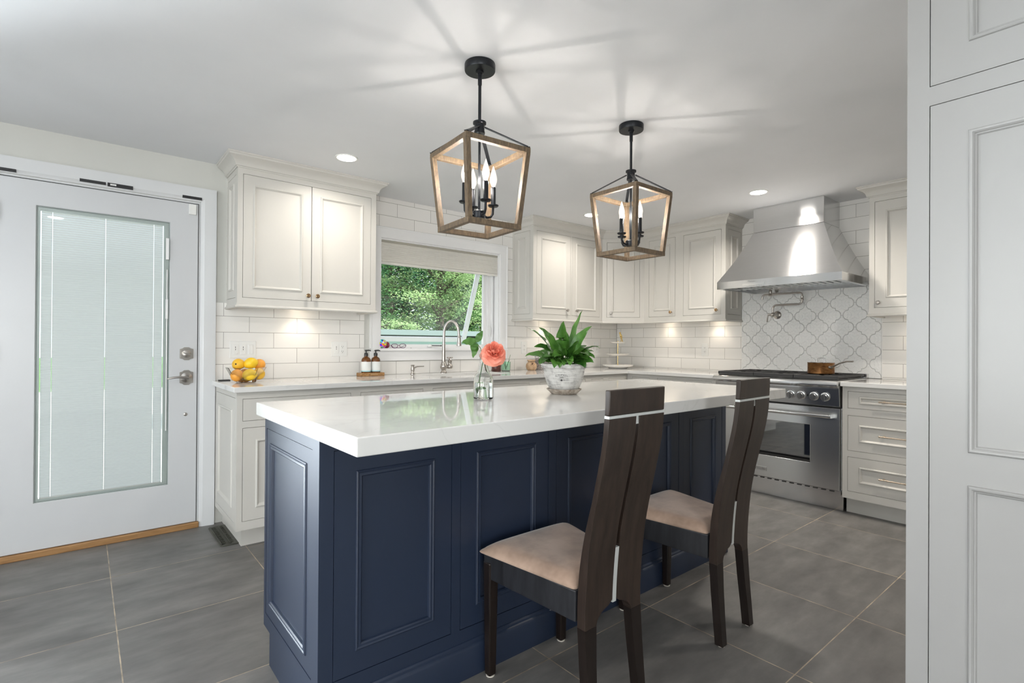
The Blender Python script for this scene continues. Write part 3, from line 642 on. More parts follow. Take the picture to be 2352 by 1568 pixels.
mb = MB(); k_ = .02*.7071; mb.prism([(4.062+k_, 3.50+k_), (4.355+k_, 3.207+k_), (4.648, 3.207+k_), (4.648, 3.79), (4.062+k_, 3.79)], ZB+.001, 2.30); mb.build('body', cream, u3)
face_frame(u3, FDg, 0, dl, ZB, ZT, [(.045, dl-.045, DZ0, DZ1)], cream, th=.0195); d = door_panel(u3, FDg, .045, dl-.045, DZ0, DZ1, cream, .05); knob(d, FDg, .085, 1.476, nickel)
mb = MB(); mb.sweep([(4.061, 3.499), (4.356, 3.206)], CROWN, 1); mb.build('crown_moulding', cream, u3, smooth=30)
mb = MB(); mb.sweep([(4.061, 3.499), (4.356, 3.206)], RAIL, 1); mb.build('light_rail', cream, u3, smooth=30)
u4 = thing('upper_cabinet', 'cream two-door upper cabinet between the corner cabinet and the steel hood', 'cabinet', (4.5, 2.78, ZB))
mb = MB(); mb.box(4.377, 4.650, 2.370, 3.205, ZB+.001, 2.30); mb.build('body', cream, u4)
face_frame(u4, FX, -3.205, -2.348, ZB, ZT, [(-3.151, -2.852, DZ0, DZ1), (-2.766, -2.389, DZ0, DZ1)], cream)
for a0, a1, ka in ((-3.151, -2.852, -2.893), (-2.766, -2.389, -2.426)):
    d = door_panel(u4, FX, a0, a1, DZ0, DZ1, cream); knob(d, FX, ka, 1.474)
FE = FR((0, 2.348, 0), (1, 0, 0), (0, -1, 0)); side_panel(u4, FE, 4.377, 4.650, m=.05)
mb = MB(); mb.sweep([(4.357, 3.205), (4.357, 2.348), (4.650, 2.348)], CROWN, 1); mb.build('crown_moulding', cream, u4, smooth=30)
mb = MB(); mb.sweep([(4.357, 3.205), (4.357, 2.348), (4.650, 2.348)], RAIL, 1); mb.build('light_rail', cream, u4, smooth=30)
puck(u4, 4.57, 2.56, 1.6); puck(u4, 4.57, 3.1, 1.2)
u5 = thing('upper_cabinet', 'cream upper cabinet right of the steel hood, cut off by the tall white cabinet', 'cabinet', (4.5, .95, ZB))
mb = MB(); mb.box(4.377, 4.650, .40, 1.242, ZB+.001, 2.30); mb.build('body', cream, u5)
face_frame(u5, FX, -1.264, -.40, ZB, ZT, [(-1.231, -.83, DZ0, DZ1), (-.83, -.43, DZ0, DZ1)], cream)
for a0, a1, ka in ((-1.231, -.83, -1.205), (-.83, -.43, -.46)):
    d = door_panel(u5, FX, a0, a1, DZ0, DZ1, cream, .065); knob(d, FX, ka, 1.470, nickel)
FE2 = FR((0, 1.264, 0), (-1, 0, 0), (0, 1, 0)); side_panel(u5, FE2, -4.650, -4.377, m=.05)
mb = MB(); mb.sweep([(4.650, 1.264), (4.357, 1.264), (4.357, .40)], CROWN, 1); mb.build('crown_moulding', cream, u5, smooth=30)
mb = MB(); mb.sweep([(4.650, 1.264), (4.357, 1.264), (4.357, .40)], RAIL, 1); mb.build('light_rail', cream, u5, smooth=30)
puck(u5, 4.57, 1.0, 1.8)

# ------------------------------------------------------------------ base cabinets
CZ = .914
FBc = FR((0, 3.190, 0), (1, 0, 0), (0, -1, 0)); FBr = FR((4.073, 0, 0), (0, -1, 0), (-1, 0, 0))
def base_unit(label, F, a0, a1, ops, back, toe=True, loc=None, knobs=None, pulls=None, m=.05, end=None):
    c_ = F((a0+a1)/2, -.3, 0); t = thing('base_cabinet', label, 'cabinet', c_)
    mb = MB(); mb.fbox(F, a0+(.022 if end else 0), a1, -back, -.02, .115, .884); mb.build('body', cream, t)
    mb = MB(); mb.fbox(F, a0+(.045 if end else 0), a1, -back, -.085, 0, .115); mb.build('toe_kick', cream, t)
    face_frame(t, F, a0, a1, .115, .884, ops, cream)
    for o_ in ops:
        h_ = o_[3]-o_[2]; dr = h_ < .26
        d = drawer_panel(t, F, *o_, cream, .066, .030 if h_ < .15 else .060) if pulls else door_panel(t, F, o_[0], o_[1], o_[2], o_[3], cream, .036 if h_ < .15 else m, 'drawer' if (dr or pulls) else 'door', flat=(h_ < .15 and not pulls))
        if pulls: pull(d, F, (o_[0]+o_[1])/2-pulls, (o_[0]+o_[1])/2+pulls, (o_[2]+o_[3])/2+.0)
        elif not dr: knob(d, F, o_[1]-.03 if o_[0] == min(q[0] for q in ops) else o_[0]+.03, o_[3]-.05, nickel)
    return t
b1 = base_unit('cream base cabinet at the left end of the window wall, beside the door', FBc, .660, 1.345, [(.690, 1.311, .721, .846), (.690, 1.0, .163, .684), (1.0, 1.311, .163, .684)], .60, m=.066, end=True)
FBS = FR((.660, 0, 0), (0, -1, 0), (-1, 0, 0)); face_frame(b1, FBS, -3.79, -3.21, .115, .884, [(-3.755, -3.225, .150, .850)], cream, 'side_panel'); door_panel(b1, FBS, -3.755, -3.225, .150, .850, cream, .07, 'end_panel')
base_unit('cream base cabinet under the soap bottles, second from the left', FBc, 1.345, 1.868, [(1.374, 1.829, .721, .846), (1.374, 1.829, .163, .684)], .60)
base_unit('cream sink base cabinet below the kitchen window', FBc, 1.868, 2.854, [(1.906, 2.81, .721, .846), (1.906, 2.358, .163, .684), (2.358, 2.81, .163, .684)], .155)
base_unit('cream base cabinet right of the sink, behind the island plant', FBc, 2.854, 3.52, [(2.927, 3.48, .721, .846), (2.927, 3.48, .163, .684)], .60)
base_unit('cream corner base cabinet on the window wall', FBc, 3.52, 4.072, [(3.56, 3.72, .721, .846), (3.56, 3.72, .163, .684), (3.80, 4.03, .721, .846), (3.80, 4.03, .163, .684)], .60)
base_unit('cream base cabinet left of the range, against the room corner', FBr, -3.1895, -2.270, [(-3.13, -2.933, .721, .855), (-3.13, -2.933, .163, .684), (-2.852, -2.311, .721, .855), (-2.852, -2.311, .163, .684)], .577)
base_unit('cream three-drawer base cabinet right of the range', FBr, -1.338, -.60, [(-1.306, -.64, .734, .851), (-1.306, -.64, .444, .686), (-1.306, -.64, .165, .402)], .577, pulls=.140, m=.062)
# worktops with sink cut-out
mb = MB(); XS = [.640, 2.03, 2.78, 4.040, 4.6505]; YS = [2.262, 3.160, 3.36, 3.70, 3.7925]
def fillc(a, z):
    if a > 4.040: return z > 2.262
    if z < 3.160: return False
    return not (2.03 < a < 2.78 and 3.36 < z < 3.70)
mb.grid(XS, YS, fillc, lambda a, d, z: (a, z, d), .884, CZ)
tag(mb.build('countertop', quartz, bevel=.002), 'white L-shaped quartz worktop along the window wall and round the corner', 'countertop')
mb = MB(); mb.box(4.040, 4.6505, .60, 1.342, .884, CZ); tag(mb.build('countertop', quartz, bevel=.002), 'short white quartz worktop right of the range', 'countertop')
sk = thing('sink', 'undermount white sink set in the worktop below the window', 'sink', (2.4, 3.53, .884))
mb = MB()
for p in ((2.0185, 2.0295, 3.35, 3.71), (2.7805, 2.792, 3.35, 3.71), (2.0295, 2.7805, 3.35, 3.3595), (2.0295, 2.7805, 3.7005, 3.71)): mb.box(p[0], p[1], p[2], p[3], .70, .8835)
mb.box(2.0185, 2.792, 3.35, 3.71, .69, .70); mb.build('basin', porc, sk, bevel=.003)
mb = MB(); mb.lathe([(0, 0), (.04, 0), (.04, .004), (0, .003)], (2.4, 3.53, .70)); mb.build('drain', nickel, sk)
# ------------------------------------------------------------------ island
IX0, IX1, IY0, IY1, IZ = .528, 2.812, 1.510, 2.085, .938
isl = thing('kitchen_island', 'navy blue panelled kitchen island with recessed moulded panels', 'island', (1.68, 1.8, 0))
mb = MB(); mb.box(IX0+.02, IX1-.02, IY0+.02, IY1, .115, .89); mb.box(IX0+.02, IX1-.02, IY0+.02, IY1-.08, 0, .115); mb.build('body', navy, isl)
FI = FR((0, IY0, 0), (1, 0, 0), (0, -1, 0)); cols = [(.571, .981), (1.016, 1.436), (1.478, 1.898), (1.934, 2.348), (2.387, 2.772)]
face_frame(isl, FI, IX0, IX1, .115, .89, [(a0, a1, .168, .846) for a0, a1 in cols], navy, 'front_frame')
R_i = [(0, -.001), (.066, -.001), (.067, .002), (.071, .004), (.075, .002), (.077, .002), (.082, .0035), (.086, 0), (.088, -.007)]
for a0, a1 in cols:
    mb = MB(); rings(mb, FI, a0+.002, a1-.002, .170, .844, R_i); mb.build('panel', navy, isl, smooth=25)
FIe = FR((IX0, 0, 0), (0, -1, 0), (-1, 0, 0))
mb = MB(); mb.grid([-IY1, -2.062, -2.005, -1.567, -IY0-.0201], [0, .115, .165, .846, .89], lambda a, z: not (a < -2.005 and z < .115) and not (-2.062 < a < -1.567 and .165 < z < .846), FIe, -.02, 0); mb.build('end_frame', navy, isl)
mb = MB(); rings(mb, FIe, -2.060, -1.569, .167, .844, [(0, -.001), (.047, -.001), (.048, .002), (.052, .004), (.056, .002), (.058, .002), (.063, .0035), (.067, 0), (.069, -.007)]); mb.build('panel', navy, isl, smooth=25)
FIr = FR((IX1, 0, 0), (0, 1, 0), (1, 0, 0)); mb = MB(); mb.fbox(FIr, IY0+.0201, IY1, -.02, 0, .115, .89); mb.build('end_frame', navy, isl)
mb = MB(); mb.sweep([(IX0+.0, IY0), (IX1, IY0)], [(0, 0), (.016, 0), (.016, .098), (.012, .106), (.008, .109), (.007, .116), (.003, .121), (0, .122)], 1); mb.build('plinth', navy, isl, smooth=30)
mb = MB(); mb.box(.503, 2.818, 1.187, 2.113, .8905, IZ); tag(mb.build('island_top', quartz, bevel=.003), 'thick white quartz slab on top of the navy island', 'countertop')

# ------------------------------------------------------------------ chairs
def chair_mesh():
    t = thing('dining_chair', 'dark espresso dining chair with suede seat, nearest to the camera at the island', 'chair', (0, 0, 0), 'high-back dining chairs at the island')
    W2 = .133
    prof = [(0, 0.028), (.10, .038), (.20, .047), (.33, .056), (.42, .053), (.52, .045), (.59, .036), (.65, .024), (.75, .001), (.86, -.024), (.93, -.032), (1.032, -.036)]   # rear face y(z)
    def yr(z):
        for i in range(len(prof)-1):
            if prof[i][0] <= z <= prof[i+1][0]: k = (z-prof[i][0])/(prof[i+1][0]-prof[i][0]); return prof[i][1]+k*(prof[i+1][1]-prof[i][1])
        return prof[-1][1]
    def yrs(z): return (yr(max(0, z-.04))+2*yr(z)+yr(min(1.032, z+.04)))/4
    Tz = lambda z: .032 if z < .48 else max(.018, .032-.014*(z-.48)/.22)
    T = .030
    def slab(mb, x0f, x1f, zs):
        vs = []
        for z in zs:
            y0_, y1_ = yrs(z), yrs(z)+Tz(z)
            vs += [(x0f(z), y0_, z), (x1f(z), y0_, z), (x1f(z), y1_, z), (x0f(z), y1_, z)]
        fs = [(4*i+j, 4*i+(j+1) % 4, 4*i+4+(j+1) % 4, 4*i+4+j) for i in range(len(zs)-1) for j in range(4)]+[(0, 3, 2, 1), tuple(4*(len(zs)-1)+j for j in range(4))]
        mb.add(vs, fs)
    Z = lambda a, b_, n_: [a+(b_-a)*i/n_ for i in range(n_+1)]
    gap = .0075
    for sgn in (-1, 1):
        # slat runs into the rear leg with a curved shoulder
        def inner(z, sgn=sgn):
            if z >= .358: return gap if z > .540 else .0090
            k = max(0., (z-.306)/.052); k = 1-sqrt(max(0, 1-k*k)) if k < 1 else 1
            leg = W2-.050+.012*min(1, (.34-z)/.34 if z < .34 else 0)*0
            return leg-(leg-.0090)*k
        zs = [.30, .311]+[.316+.0045*i for i in range(10)]+Z(.37, .54, 5)[0:]+[.541]+Z(.58, .949, 10)
        f0 = (lambda z, s=sgn: min(s*inner(z), s*W2)); f1 = (lambda z, s=sgn: max(s*inner(z), s*W2))
        mb = MB(); slab(mb, f0, f1, [z for z in zs if z >= .311]); mb.build('back_slat', espresso, t, smooth=35, bevel=.003)
        mb = MB(); vs = []
        for z, w_ in ((.004, .034), (.1, .037), (.2, .043), (.3108, .050)):
            xo = sgn*W2; xi = sgn*(W2-w_); y0_, y1_ = yrs(z), yrs(z)+.032
            vs += [(min(xo, xi), y0_, z), (max(xo, xi), y0_, z), (max(xo, xi), y1_, z), (min(xo, xi), y1_, z)]
        mb.add(vs, [(4*i+j, 4*i+(j+1) % 4, 4*i+4+(j+1) % 4, 4*i+4+j) for i in range(3) for j in range(4)]+[(0, 3, 2, 1), (12, 13, 14, 15)])
        lg = mb.build('leg', legwood, t, smooth=35)
        mb = MB(); mb.lathe([(0, 0), (.013, 0), (.014, .004), (0, .004)], (sgn*(W2-.017), yrs(0)+T/2, 0)); mb.build('felt_pad', feltw, lg)
        mb = MB(); x_ = sgn*.174; mb.bar((x_, .462, .004), (x_, .462, .40), .030, .030, (0, 1, 0), w2=.040, h2=.040); lg = mb.build('leg', legwood, t, bevel=.005)
        mb = MB(); mb.lathe([(0, 0), (.015, 0), (.016, .004), (0, .004)], (x_, .462, 0)); mb.build('felt_pad', feltw, lg)
    mb = MB(); slab(mb, lambda z: -W2, lambda z: W2, Z(.958, 1.032, 3)); mb.build('top_rail', espresso, t, smooth=35, bevel=.003)
    inlay = simple('satin_inlay', (.66, .68, .67), .35, .3)
    mb = MB(); slab(mb, lambda z: -W2+.0005, lambda z: W2-.0005, [.9495, .9575]); mb.build('metal_inlay', inlay, t)
    mb = MB(); slab(mb, lambda z: -.0085, lambda z: .0085, Z(.36, .534, 5)); mb.build('metal_inlay', inlay, t)
    mb = MB(); mb.box(-gap, gap, yrs(.93)+.003, yrs(.93)+.015, .925, .9494); mb.build('metal_inlay', inlay, t)
    # seat apron (trapezoid: wider in front)
    mb = MB()
    for s in (-1, 1): mb.add([(s*.118, .090, .326), (s*.138, .090, .326), (s*.138, .090, .420), (s*.118, .090, .420), (s*.174, .478, .345), (s*.194, .478, .345), (s*.194, .478, .433), (s*.174, .478, .433)], [(0, 1, 2, 3), (4, 7, 6, 5), (0, 4, 5, 1), (1, 5, 6, 2), (2, 6, 7, 3), (3, 7, 4, 0)])
    mb.box(-.176, .176, .462, .481, .345, .433); mb.box(-.118, .118, .088, .105, .345, .42); mb.build('apron', blackwood, t, bevel=.003)
    # cushion
    nx, ny = 14, 14; vs = []; fs = []
    def P(i, j, top):
        u = i/nx*2-1; v_ = j/ny; y_ = .092+v_*.388; hw = .140+.084*v_; x_ = u*hw
        e = (1-abs(u)**7)*(1-abs(v_*2-1)**8); e = max(e, 0)
        fr_ = .006*sin(v_*3.1)*(1 if j == ny else 1)
        if top: return (x_*(1-.0*e), y_+.004*(1-u*u)*(v_ > .9), .424+.020*v_+.030*e**.4+.006*(1-v_))
        return (x_*.985, y_+.004*(1-u*u)*(v_ > .9), .418+.016*v_)
    for top in (0, 1):
        for j in range(ny+1):
            for i in range(nx+1): vs.append(P(i, j, top))
    K = (nx+1)*(ny+1)
    for j in range(ny):
        for i in range(nx):
            a_ = j*(nx+1)+i; fs += [(a_, a_+nx+1, a_+nx+2, a_+1), (K+a_, K+a_+1, K+a_+nx+2, K+a_+nx+1)]
    for i in range(nx): fs += [(i, i+1, K+i+1, K+i), (ny*(nx+1)+i, K+ny*(nx+1)+i, K+ny*(nx+1)+i+1, ny*(nx+1)+i+1)]
    for j in range(ny): a_ = j*(nx+1); fs += [(a_, K+a_, K+a_+nx+1, a_+nx+1), (a_+nx, a_+2*nx+1, K+a_+2*nx+1, K+a_+nx)]
    mb = MB(); mb.add(vs, fs); mb.build('seat_cushion', suede, t, smooth=70, subsurf=1)
    return t
ch = chair_mesh(); ch.location = (1.288, 1.000, 0)
c2 = copy_tree(ch); c2.location = (2.034, 1.004, 0); c2.rotation_euler.z = radians(2.2); c2['label'] = 'dark espresso dining chair with suede seat, farther one, in front of the range'

# ------------------------------------------------------------------ pendant lanterns
def lantern(x, y, th, label):
    t = thing('lantern_pendant', label, 'pendant light', (x, y, ZC), 'lantern pendants over the island')
    zt, zb, rt, rb = 1.938, 1.631, .2115, .176
    ct = [Vector((x+rt*cos(th+k*pi/2), y+rt*sin(th+k*pi/2), zt)) for k in range(4)]; cb = [Vector((x+rb*cos(th+k*pi/2), y+rb*sin(th+k*pi/2), zb)) for k in range(4)]
    w = .021
    for nm, c_ in (('top_frame', ct), ('bottom_frame', cb)):
        mb = MB(); cc = Vector((x, y, c_[0].z)); 
        o_ = [p for p in c_]; i_ = [cc+(p-cc)*(1-w*1.414/(p-cc).length) for p in c_]
        vs = [p+Vector((0, 0, s*w/2)) for s in (-1, 1) for ring in (o_, i_) for p in ring]
        fs = []
        for k in range(4):
            k2 = (k+1) % 4; fs += [(k, k2, 8+k2, 8+k), (4+k, 12+k, 12+k2, 4+k2), (k, 4+k, 4+k2, k2), (8+k, 8+k2, 12+k2, 12+k)]
        mb.add(vs, fs); mb.build(nm, lantern_w, t, bevel=.0015)
    for k in range(4):
        mb = MB(); cc = Vector((x, y, 0)); vs = []
        for c_, zz_ in ((cb[k], zb+w/2), (ct[k], zt-w/2)):
            r_ = (c_-Vector((x, y, c_.z))); rad = r_.length-w*.7071; dr = r_.normalized(); pd = Vector((-dr.y, dr.x, 0)); c0_ = Vector((x, y, zz_))+dr*rad
            a_ = (dr+pd)*(w/2*.999); 
            vs += [c0_+dr*(w*.7071), c0_+pd*(w*.7071), c0_-dr*(w*.7071), c0_-pd*(w*.7071)]
        mb.add(vs, [(0, 3, 2, 1), (4, 5, 6, 7), (0, 1, 5, 4), (1, 2, 6, 5), (2, 3, 7, 6), (3, 0, 4, 7)]); mb.build('post', lantern_w, t, bevel=.0015)
    for k in range(4):
        dr = (ct[k]-Vector((x, y, zt))).normalized(); mb = MB(); p0 = Vector((x, y, 2.043))+dr*.022; p1 = ct[k]-dr*.010+Vector((0, 0, w/2+.004)); mb.bar(p0, p1, .015, .004); mb.bar(p1-dr*.03+Vector((0, 0, -.0022)), p1+dr*.008+Vector((0, 0, -.0022)), .016, .003); mb.build('strap', black, t, bevel=.001)
    mb = MB(); mb.lathe([(0, -.0005), (.062, -.0005), (.063, -.004), (.063, -.026), (.061, -.030), (.016, -.030), (.016, -.036), (.010, -.038), (.010, -.044), (0, -.044)], (x, y, ZC), n=36); mb.build('canopy', black, t, smooth=35)
    mb = MB(); mb.tube([(x, y, ZC-.04), (x, y, ZC-.085)], .0085, 14); mb.tube([(x, y, ZC-.085), (x, y, 2.062)], .0065, 14); mb.build('rod', black, t, smooth=40)
    mb = MB(); mb.lathe([(0, 2.018), (.022, 2.018), (.022, 2.026), (.020, 2.030), (.020, 2.054), (.027, 2.058), (.027, 2.066), (0, 2.066)], (x, y, 0), n=28); mb.build('hub', black, t, smooth=35)
    mb = MB(); mb.tube([(x, y, 2.02), (x, y, 1.70)], .005, 12); mb.build('centre_rod', black, t, smooth=40)
    mb = MB(); mb.lathe([(0, 1.672), (.024, 1.672), (.026, 1.676), (.026, 1.700), (.022, 1.704), (0, 1.704)], (x, y, 0), n=28); mb.build('arm_hub', black, t, smooth=35)
    for k in range(4):
        a_ = th+radians(128)+k*pi/2; dr = Vector((cos(a_), sin(a_), 0)); c_ = Vector((x, y, 0)); r_ = .064
        mb = MB(); mb.tube([c_+dr*.02+Vector((0, 0, 1.686)), c_+dr*.036+Vector((0, 0, 1.680)), c_+dr*.052+Vector((0, 0, 1.684)), c_+dr*(r_-.002)+Vector((0, 0, 1.698)), c_+dr*r_+Vector((0, 0, 1.728))], .0052, 10); am = mb.build('arm', black, t, smooth=50)
        q = c_+dr*r_; mb = MB(); mb.lathe([(0, 1.726), (.019, 1.728), (.0225, 1.732), (.0225, 1.735), (.019, 1.736), (0, 1.736)], q, n=24); mb.build('drip_plate', black, am, smooth=40)
        mb = MB(); mb.lathe([(0, 1.736), (.0105, 1.736), (.0105, 1.806), (.009, 1.809), (0, 1.809)], q, n=18); mb.build('candle_sleeve', black, am, smooth=40)
        mb = MB(); mb.lathe([(0, 1.8095), (.007, 1.8095), (.0085, 1.814), (.0145, 1.830), (.0160, 1.840), (.0148, 1.852), (.0110, 1.868), (.0062, 1.882), (.0028, 1.892), (0, 1.898)], q, n=18); mb.build('bulb', bulb_m, am, smooth=60)
        mb = MB(); mb.lathe([(0, 1.828), (.0035, 1.830), (.0042, 1.839), (.0035, 1.848), (0, 1.851)], q, n=10); mb.build('filament', fil_m, am, smooth=60)
    return t
lantern(1.246, 1.731, radians(130.5), 'wood-toned open lantern pendant over the near half of the island')
lantern(2.197, 1.704, radians(134.7), 'wood-toned open lantern pendant over the far half, nearer the range')

# ------------------------------------------------------------------ recessed downlights
for i, (x, y, lb, cam_) in enumerate(((1.249, 3.134, 'round recessed ceiling light in front of the left upper cabinet', 5.), (3.879, 1.836, 'round recessed ceiling light in front of the steel hood', 18.), (3.454, 3.109, 'round recessed ceiling light near the corner, seen through the far lantern', 6.), (-.2, 1.2, 'added recessed ceiling light left of the island, outside the view', 5.), (1.0, -.9, 'added recessed ceiling light behind the camera, outside the view', 5.), (3.5, .35, 'added recessed ceiling light hidden behind the tall white cabinet', 14.))):  # last three are invented lamps outside the view, adding light
    t = thing('recessed_light', lb, 'ceiling light', (x, y, ZC), 'recessed ceiling lights')
    mb = MB(); mb.lathe([(0, -.003), (.056, -.003), (.060, -.005), (.067, -.004), (.068, -.0005), (0, -.0005)], (x, y, ZC), n=36); mb.build('trim_ring', plast, t, smooth=40)
    mb = MB(); mb.lathe([(0, -.0055), (.055, -.0055), (.055, -.0032), (0, -.0032)], (x, y, ZC), n=36); mb.build('lens', disc_m, t)
    light_part(area('downlight', (x, y, ZC-.0065), (0, 0, 0), .11, .11, cam_, (1, .93, .84), 'DISK', radians(150)), t)

# ------------------------------------------------------------------ range hood
hd = thing('range_hood', 'stainless steel chimney range hood on the right wall', 'range hood', (4.4, 1.79, 1.62))
HX, HY0, HY1 = 4.030, 1.330, 2.245; CX, CY0, CY1 = 4.330, 1.552, 2.090; hb, hs, ht = 1.618, 1.675, 2.098
mb = MB(); xb = 4.6505
# canopy as a closed shell with an open underside recess
cb_ = [(HX, HY0), (HX, HY1), (xb, HY1), (xb, HY0)]
top_ = [(CX, CY0), (CX, CY1), (xb, CY1), (xb, CY0)]
inn = [(HX+.03, HY0+.03), (HX+.03, HY1-.03), (xb-.03, HY1-.03), (xb-.03, HY0+.03)]
lv = [[(x, y, hb) for x, y in cb_], [(x, y, hs) for x, y in cb_], [(x, y, ht) for x, y in top_]]
nseg = 8; mid = []
for i in range(1, nseg):                       # gentle concave sweep
    k = i/nseg; kk = k-.14*sin(pi*k)*(1 if True else 0); mid.append([(a[0]+(b_[0]-a[0])*k, a[1]+(b_[1]-a[1])*k, hs+(ht-hs)*(k-.05*sin(pi*k))) for a, b_ in zip(cb_, top_)])
lv = lv[:2]+mid+lv[2:]
vs = [p for L_ in lv for p in L_]; fs = [(4*i+j, 4*i+(j+1) % 4, 4*i+4+(j+1) % 4, 4*i+4+j) for i in range(len(lv)-1) for j in range(4)]; K = len(vs)
fs.append(tuple(K-4+j for j in range(4))); vs += [(x, y, hb) for x, y in inn]+[(x, y, hb+.045) for x, y in inn]
fs += [(j, K+j, K+(j+1) % 4, (j+1) % 4) for j in range(4)]+[(K+j, K+4+j, K+4+(j+1) % 4, K+(j+1) % 4) for j in range(4)]+[(K+7, K+6, K+5, K+4)]
mb.add(vs, fs); mb.build('canopy', steel, hd, smooth=20)
mb = MB(); mb.box(CX, xb, CY0, CY1, ht+.0015, ZC-.001); mb.build('chimney', steel, hd, bevel=.002)
mb = MB()
for k in range(17):
    y = HY0+.05+k*.051; mb.prism([(HX+.045, hb+.008), (HX+.30, hb+.008), (HX+.30, hb+.040), (HX+.045, hb+.040)], y, y+.022, lambda a, b_, h: (a, h, b_))
mb.build('baffle_filter', polish, hd, bevel=.003)
FH = FR((HX, 0, 0), (0, -1, 0), (-1, 0, 0))
mb = MB(); mb.fbox(FH, -2.03, -1.86, 0, .003, hb+.012, hb+.030); mb.build('control_strip', polish, hd)
vs, fs = text_verts('Thermador', .014); mb = MB(); mb.add([FH(-1.955+p.x, .0008, 1.6615+p.y) for p in vs], fs); mb.build('lettering', simple('engraving', (.22, .22, .22), .5, .5), hd, recalc=False)

# ------------------------------------------------------------------ range
rg = thing('gas_range', 'stainless steel gas range with black grates between the cream cabinets', 'range', (4.3, 1.80, 0))
RY0, RY1 = 1.347, 2.258; RF = 4.085
FG = FR((RF, 0, 0), (0, -1, 0), (-1, 0, 0))
mb = MB(); mb.box(RF+.03, 4.645, RY0, RY1, .115, .900); mb.build('body', steel, rg)
mb = MB(); mb.box(4.13, 4.16, RY0-.012+.014, RY1, .0, .112); mb.box(4.16, 4.60, RY0+.02, RY1-.02, 0, .1); mb.build('kick_plate', steel, rg, bevel=.002)
# control panel (slightly raked) and bullnose
mb = MB(); mb.prism([(RF+.03, .738), (RF-.035, .738), (RF-.050, .862), (RF-.050, .868), (RF+.03, .868)], RY0, RY1, lambda a, b_, h: (a, h, b_)); mb.build('control_panel', steel, rg, bevel=.002)
bull = [(RF+.06, .868), (RF-.055, .868), (RF-.075, .872), (RF-.088, .884), (RF-.090, .900), (RF-.084, .912), (RF-.070, .918), (4.645, .918), (4.645, .902), (RF+.06, .902)]
mb = MB(); mb.prism(bull, RY0, RY1, lambda a, b_, h: (a, h, b_)); mb.build('bullnose_top', steel, rg, smooth=40)
mb = MB(); mb.box(4.60, 4.645, RY0, RY1, .918, .950); mb.build('island_trim', steel, rg, bevel=.002)
mb = MB(); mb.fbox(FG, -RY1, -RY0, 0, .002, .725, .737); mb.build('shadow_gap', dark, rg)
# door with window
mb = MB(); dz0, dz1 = .150, .722; wa0, wa1, wz0, wz1 = -2.09, -1.548, .318, .590
mb.grid([-RY1+.004, wa0, wa1, -RY0-.006], [dz0, wz0, wz1, dz1], lambda a, z: not (wa0 < a < wa1 and wz0 < z < wz1), FG, -.028, .012); dr = mb.build('oven_door', steel_door, rg, bevel=.003)
mb = MB(); mb.fbox(FG, wa0, wa1, -.004, .002, wz0+.03, wz1); mb.build('oven_window', oven_pane, dr)
mb = MB(); mb.fbox(FG, wa0+.001, wa1-.001, -.0285, -.026, wz0+.001, wz1-.001); 
mb.build('oven_cavity', simple('oven_dark', (.02, .02, .022), .4), dr)
mb = MB()
for z in (.36, .375, .40, .48): mb.tube([FG(wa0+.004, -.015, z), FG(wa1-.004, -.015, z)], .0018, 6)
mb.build('oven_rack', polish, dr)
mb = MB(); mb.fbox(FG, wa0, wa1, -.02, .013, wz0, wz0+.014); mb.build('window_trim', dark, dr)
mb = MB(); mb.tube([FG(-RY1+.03, .062, .668), FG(-RY0-.045, .062, .668)], .0135, 16)
for a in (-RY1+.05, -RY0-.055): mb.fbox(FG, a-.009, a+.009, .012, .064, .655, .681)
mb.build('handle', polish, dr, smooth=40, bevel=.0)
mb = MB(); mb.fbox(FG, -1.98, -1.855, .012, .017, .196, .226); mb.build('badge', steel, dr, bevel=.001)
vs, fs = text_verts('Thermador', .026); mb = MB(); mb.add([FG(-1.9175+p.x, .0176, .2105+p.y) for p in vs], fs); mb.build('badge_lettering', MATS['engraving'], dr, recalc=False)
mb = MB()
for k in range(16): a = -RY1+.03+k*.054; mb.fbox(FG, a, a+.030, -.02, .0126, .139, .146)
mb.build('vent_slots', dark, rg)
mb = MB(); mb.fbox(FG, -RY1, -RY0, -.03, .008, .118, .148); mb.build('lower_rail', steel, rg)
rake = Vector((-124, 0, 15)).normalized(); rn = Vector((-.9927, 0, -.1201))
rn = Vector((-cos(math.atan2(.015, .124)), 0, -sin(math.atan2(.015, .124))))
mk_knob = simple('knob_steel', (.42, .42, .42), .28, 1.0)
for y in (1.666, 1.595, 1.508, 1.435, 1.95, 2.02, 2.12, 2.19):
    zc_ = .802; c_ = Vector((RF-.0427, y, zc_)); mb = MB(); mb.lathe([(0, 0), (.030, 0), (.031, .004), (.027, .007), (0, .007)], c_, rn, 28); mb.build('knob_bezel', polish, rg, smooth=40)
    mb = MB(); mb.lathe([(0, .007), (.0245, .007), (.0235, .026), (.020, .030), (0, .030)], c_, rn, 24); up_ = Vector((rn.z, 0, -rn.x)).normalized()
    p_ = c_+rn*.033; mb.bar(p_-up_*.023, p_+up_*.023, .009, .014, rn); mb.build('control_knob', mk_knob, rg, smooth=30)
mb = MB(); mb.fbox(FG, -1.556, -1.546, .0435, .046, .80, .812); mb.build('indicator', dark, rg)
